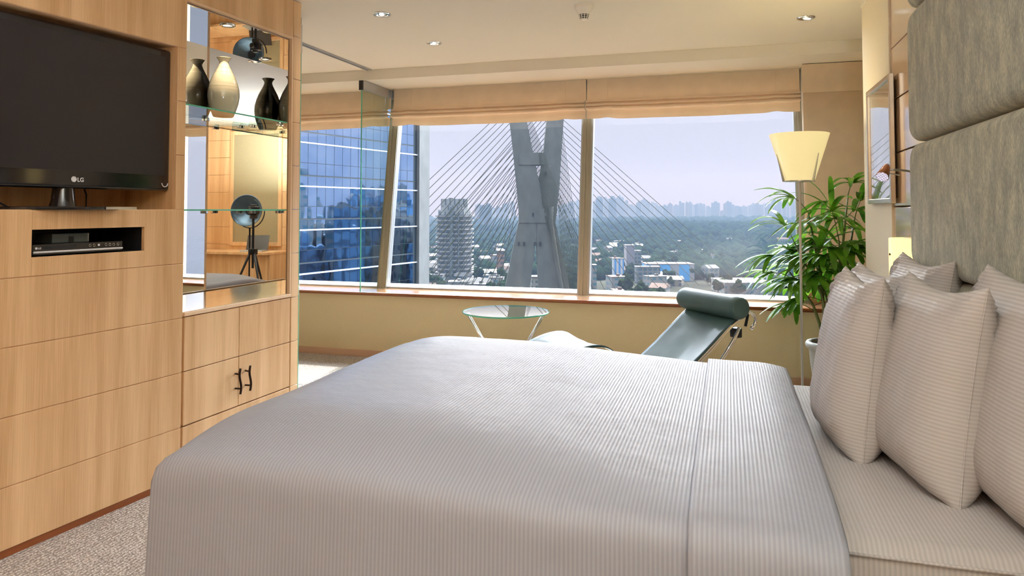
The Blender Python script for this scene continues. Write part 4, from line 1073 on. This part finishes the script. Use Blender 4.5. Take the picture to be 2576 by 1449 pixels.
# local x along facade, y negative = toward the viewer's side
FH = 3.9; x_l = -26; x_r = gl_*.985
sgn = -1
gp = MB(); rr = random.Random(3)
npan = int((x_r-x_l)/1.12)
for fl_ in range(0, 22):
    for k in range(npan):
        xa = x_l+k*1.12+.02; xb = xa+1.08; za = fl_*FH+.1; zb = za+FH-.14
        for (z_a, z_b) in ((za, za+1.05), (za+1.09, zb)):
            t1 = rr.uniform(-.006, .006); t2 = rr.uniform(-.006, .006)
            gp.add([(xa, sgn*(.05+t1), z_a), (xb, sgn*(.05-t1), z_a), (xb, sgn*(.05-t1+t2), z_b), (xa, sgn*(.05+t1+t2), z_b)], [(0,1,2,3)])
gp.build('glazing', mirror_blue(), gt, fixn=False)
MB().box(x_l, x_r, sgn*.03 if sgn < 0 else 0, .0 if sgn < 0 else .03, 0, 22*FH).box(x_l, x_r, .0, 10, 0, 22*FH).build('structure', mat('dark_joint', (.03,.05,.07), .6, var=.1, vscale=(1,1,1)), gt)
CZ = 58+CAMZ
m = MB()
for fl_ in range(22):
    z = fl_*FH + (CZ - (579-527)/F*63.3) % FH
    m.box(x_l, x_r, -.16, -.04, z-.06, z+.06)
m.build('white_bands', M_print, gt)
MB().box(x_r, x_r+1.9, -.4, 10, 0, 22*FH).build('stone_corner', mat('veined_stone', C(118,120,120), .6, var=.14, vscale=(1.2,1.2,.6), detail=8), gt)

# ---- haze in the air over the city
hz = MB()
a0, a1 = W(-2600, 130), W(-2600, 3900); 
q = [W(-900, 110), W(900, 110), W(3600, 3900), W(-3600, 3900)]
hz.hexa([(p.x, p.y, -90) for p in q], [(p.x, p.y, 170) for p in q])
m = bpy.data.materials.new('haze_air'); m.use_nodes = True; nt = m.node_tree; nt.nodes.clear(); o_ = N(nt, 'ShaderNodeOutputMaterial')
hs = N(nt, 'ShaderNodeVolumeScatter'); hs.inputs['Density'].default_value = .000155; hs.inputs[0].default_value = (.42,.64,1,1); hs.inputs['Anisotropy'].default_value = -.2
ha = N(nt, 'ShaderNodeVolumeAbsorption'); ha.inputs['Density'].default_value = .00039; ha.inputs[0].default_value = (.74,.40,.16,1)
ad = N(nt, 'ShaderNodeAddShader'); nt.links.new(hs.outputs[0], ad.inputs[0]); nt.links.new(ha.outputs[0], ad.inputs[1]); nt.links.new(ad.outputs[0], o_.inputs['Volume'])
o = hz.build('haze', m, fixn=True); tag(o, 'blue grey haze hanging over the whole city', 'haze', kind='stuff')

# ------------------------------------------------------------------ sky, sun, camera
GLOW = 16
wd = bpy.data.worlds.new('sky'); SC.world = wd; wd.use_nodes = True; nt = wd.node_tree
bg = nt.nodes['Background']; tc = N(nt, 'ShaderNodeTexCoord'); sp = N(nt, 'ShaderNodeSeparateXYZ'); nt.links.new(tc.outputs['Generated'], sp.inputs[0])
mr = N(nt, 'ShaderNodeMapRange', inp={'From Min': -.05, 'From Max': .95}); nt.links.new(sp.outputs[2], mr.inputs[0])
K = 1.0
def kk(c, s): return tuple(v*s for v in c)
rp = ramp(nt, [(0, kk(C(196,204,226), .52)), (.05, kk(C(214,218,234), .54)), (.18, kk(C(222,224,238), .57)), (.40, kk((.84,.92,1), 1.6)), (1, kk((.70,.85,1), 2.0))])
nt.links.new(mr.outputs[0], rp.inputs[0])
# sky glow added on the sun side, above the view, lighting the room
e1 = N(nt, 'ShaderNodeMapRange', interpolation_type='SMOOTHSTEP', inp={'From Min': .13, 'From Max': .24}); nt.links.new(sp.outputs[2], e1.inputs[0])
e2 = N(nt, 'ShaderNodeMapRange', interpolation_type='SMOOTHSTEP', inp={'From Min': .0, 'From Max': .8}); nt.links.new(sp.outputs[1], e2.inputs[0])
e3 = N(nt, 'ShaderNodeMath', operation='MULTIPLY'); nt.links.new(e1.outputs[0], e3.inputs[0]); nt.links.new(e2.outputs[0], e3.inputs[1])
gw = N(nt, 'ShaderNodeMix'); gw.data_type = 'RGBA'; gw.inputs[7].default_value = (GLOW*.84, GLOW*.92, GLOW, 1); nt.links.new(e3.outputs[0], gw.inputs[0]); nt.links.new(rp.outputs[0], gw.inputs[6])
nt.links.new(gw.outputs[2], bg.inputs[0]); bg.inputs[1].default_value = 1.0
SL = bpy.data.lights.new('sun', 'SUN'); SL.energy = 5; SL.angle = radians(1.5); SL.color = (1,.93,.8)
so = bpy.data.objects.new('sun', SL); COL.objects.link(so)
sd = Vector((.12, -1, -tan(radians(53)))).normalized()     # direction the light travels
so.rotation_euler = sd.to_track_quat('-Z', 'Y').to_euler(); so.location = (0, 20, 30)

cam = bpy.data.cameras.new('camera'); co = bpy.data.objects.new('camera', cam); COL.objects.link(co); SC.camera = co
cam.sensor_width = 36; cam.lens = F/2576*36; cam.shift_y = -(724.5-(527-F*tan(PITCH)))/2576
cam.clip_start = .05; cam.clip_end = 9000
co.location = (0,0,CAMZ); co.rotation_euler = (pi/2+PITCH, 0, YAW)

SC.view_settings.view_transform = 'Standard'; SC.view_settings.look = 'None'; SC.view_settings.gamma = 1; SC.view_settings.use_curve_mapping = False
SC.view_settings.exposure = 0.87
cy = SC.cycles
cy.use_denoising = True; cy.max_bounces = 9; cy.diffuse_bounces = 5; cy.glossy_bounces = 5; cy.transmission_bounces = 4; cy.transparent_max_bounces = 12; cy.volume_bounces = 1
cy.use_adaptive_sampling = True; cy.adaptive_threshold = .02; cy.caustics_reflective = False; cy.caustics_refractive = False; cy.sample_clamp_indirect = 6
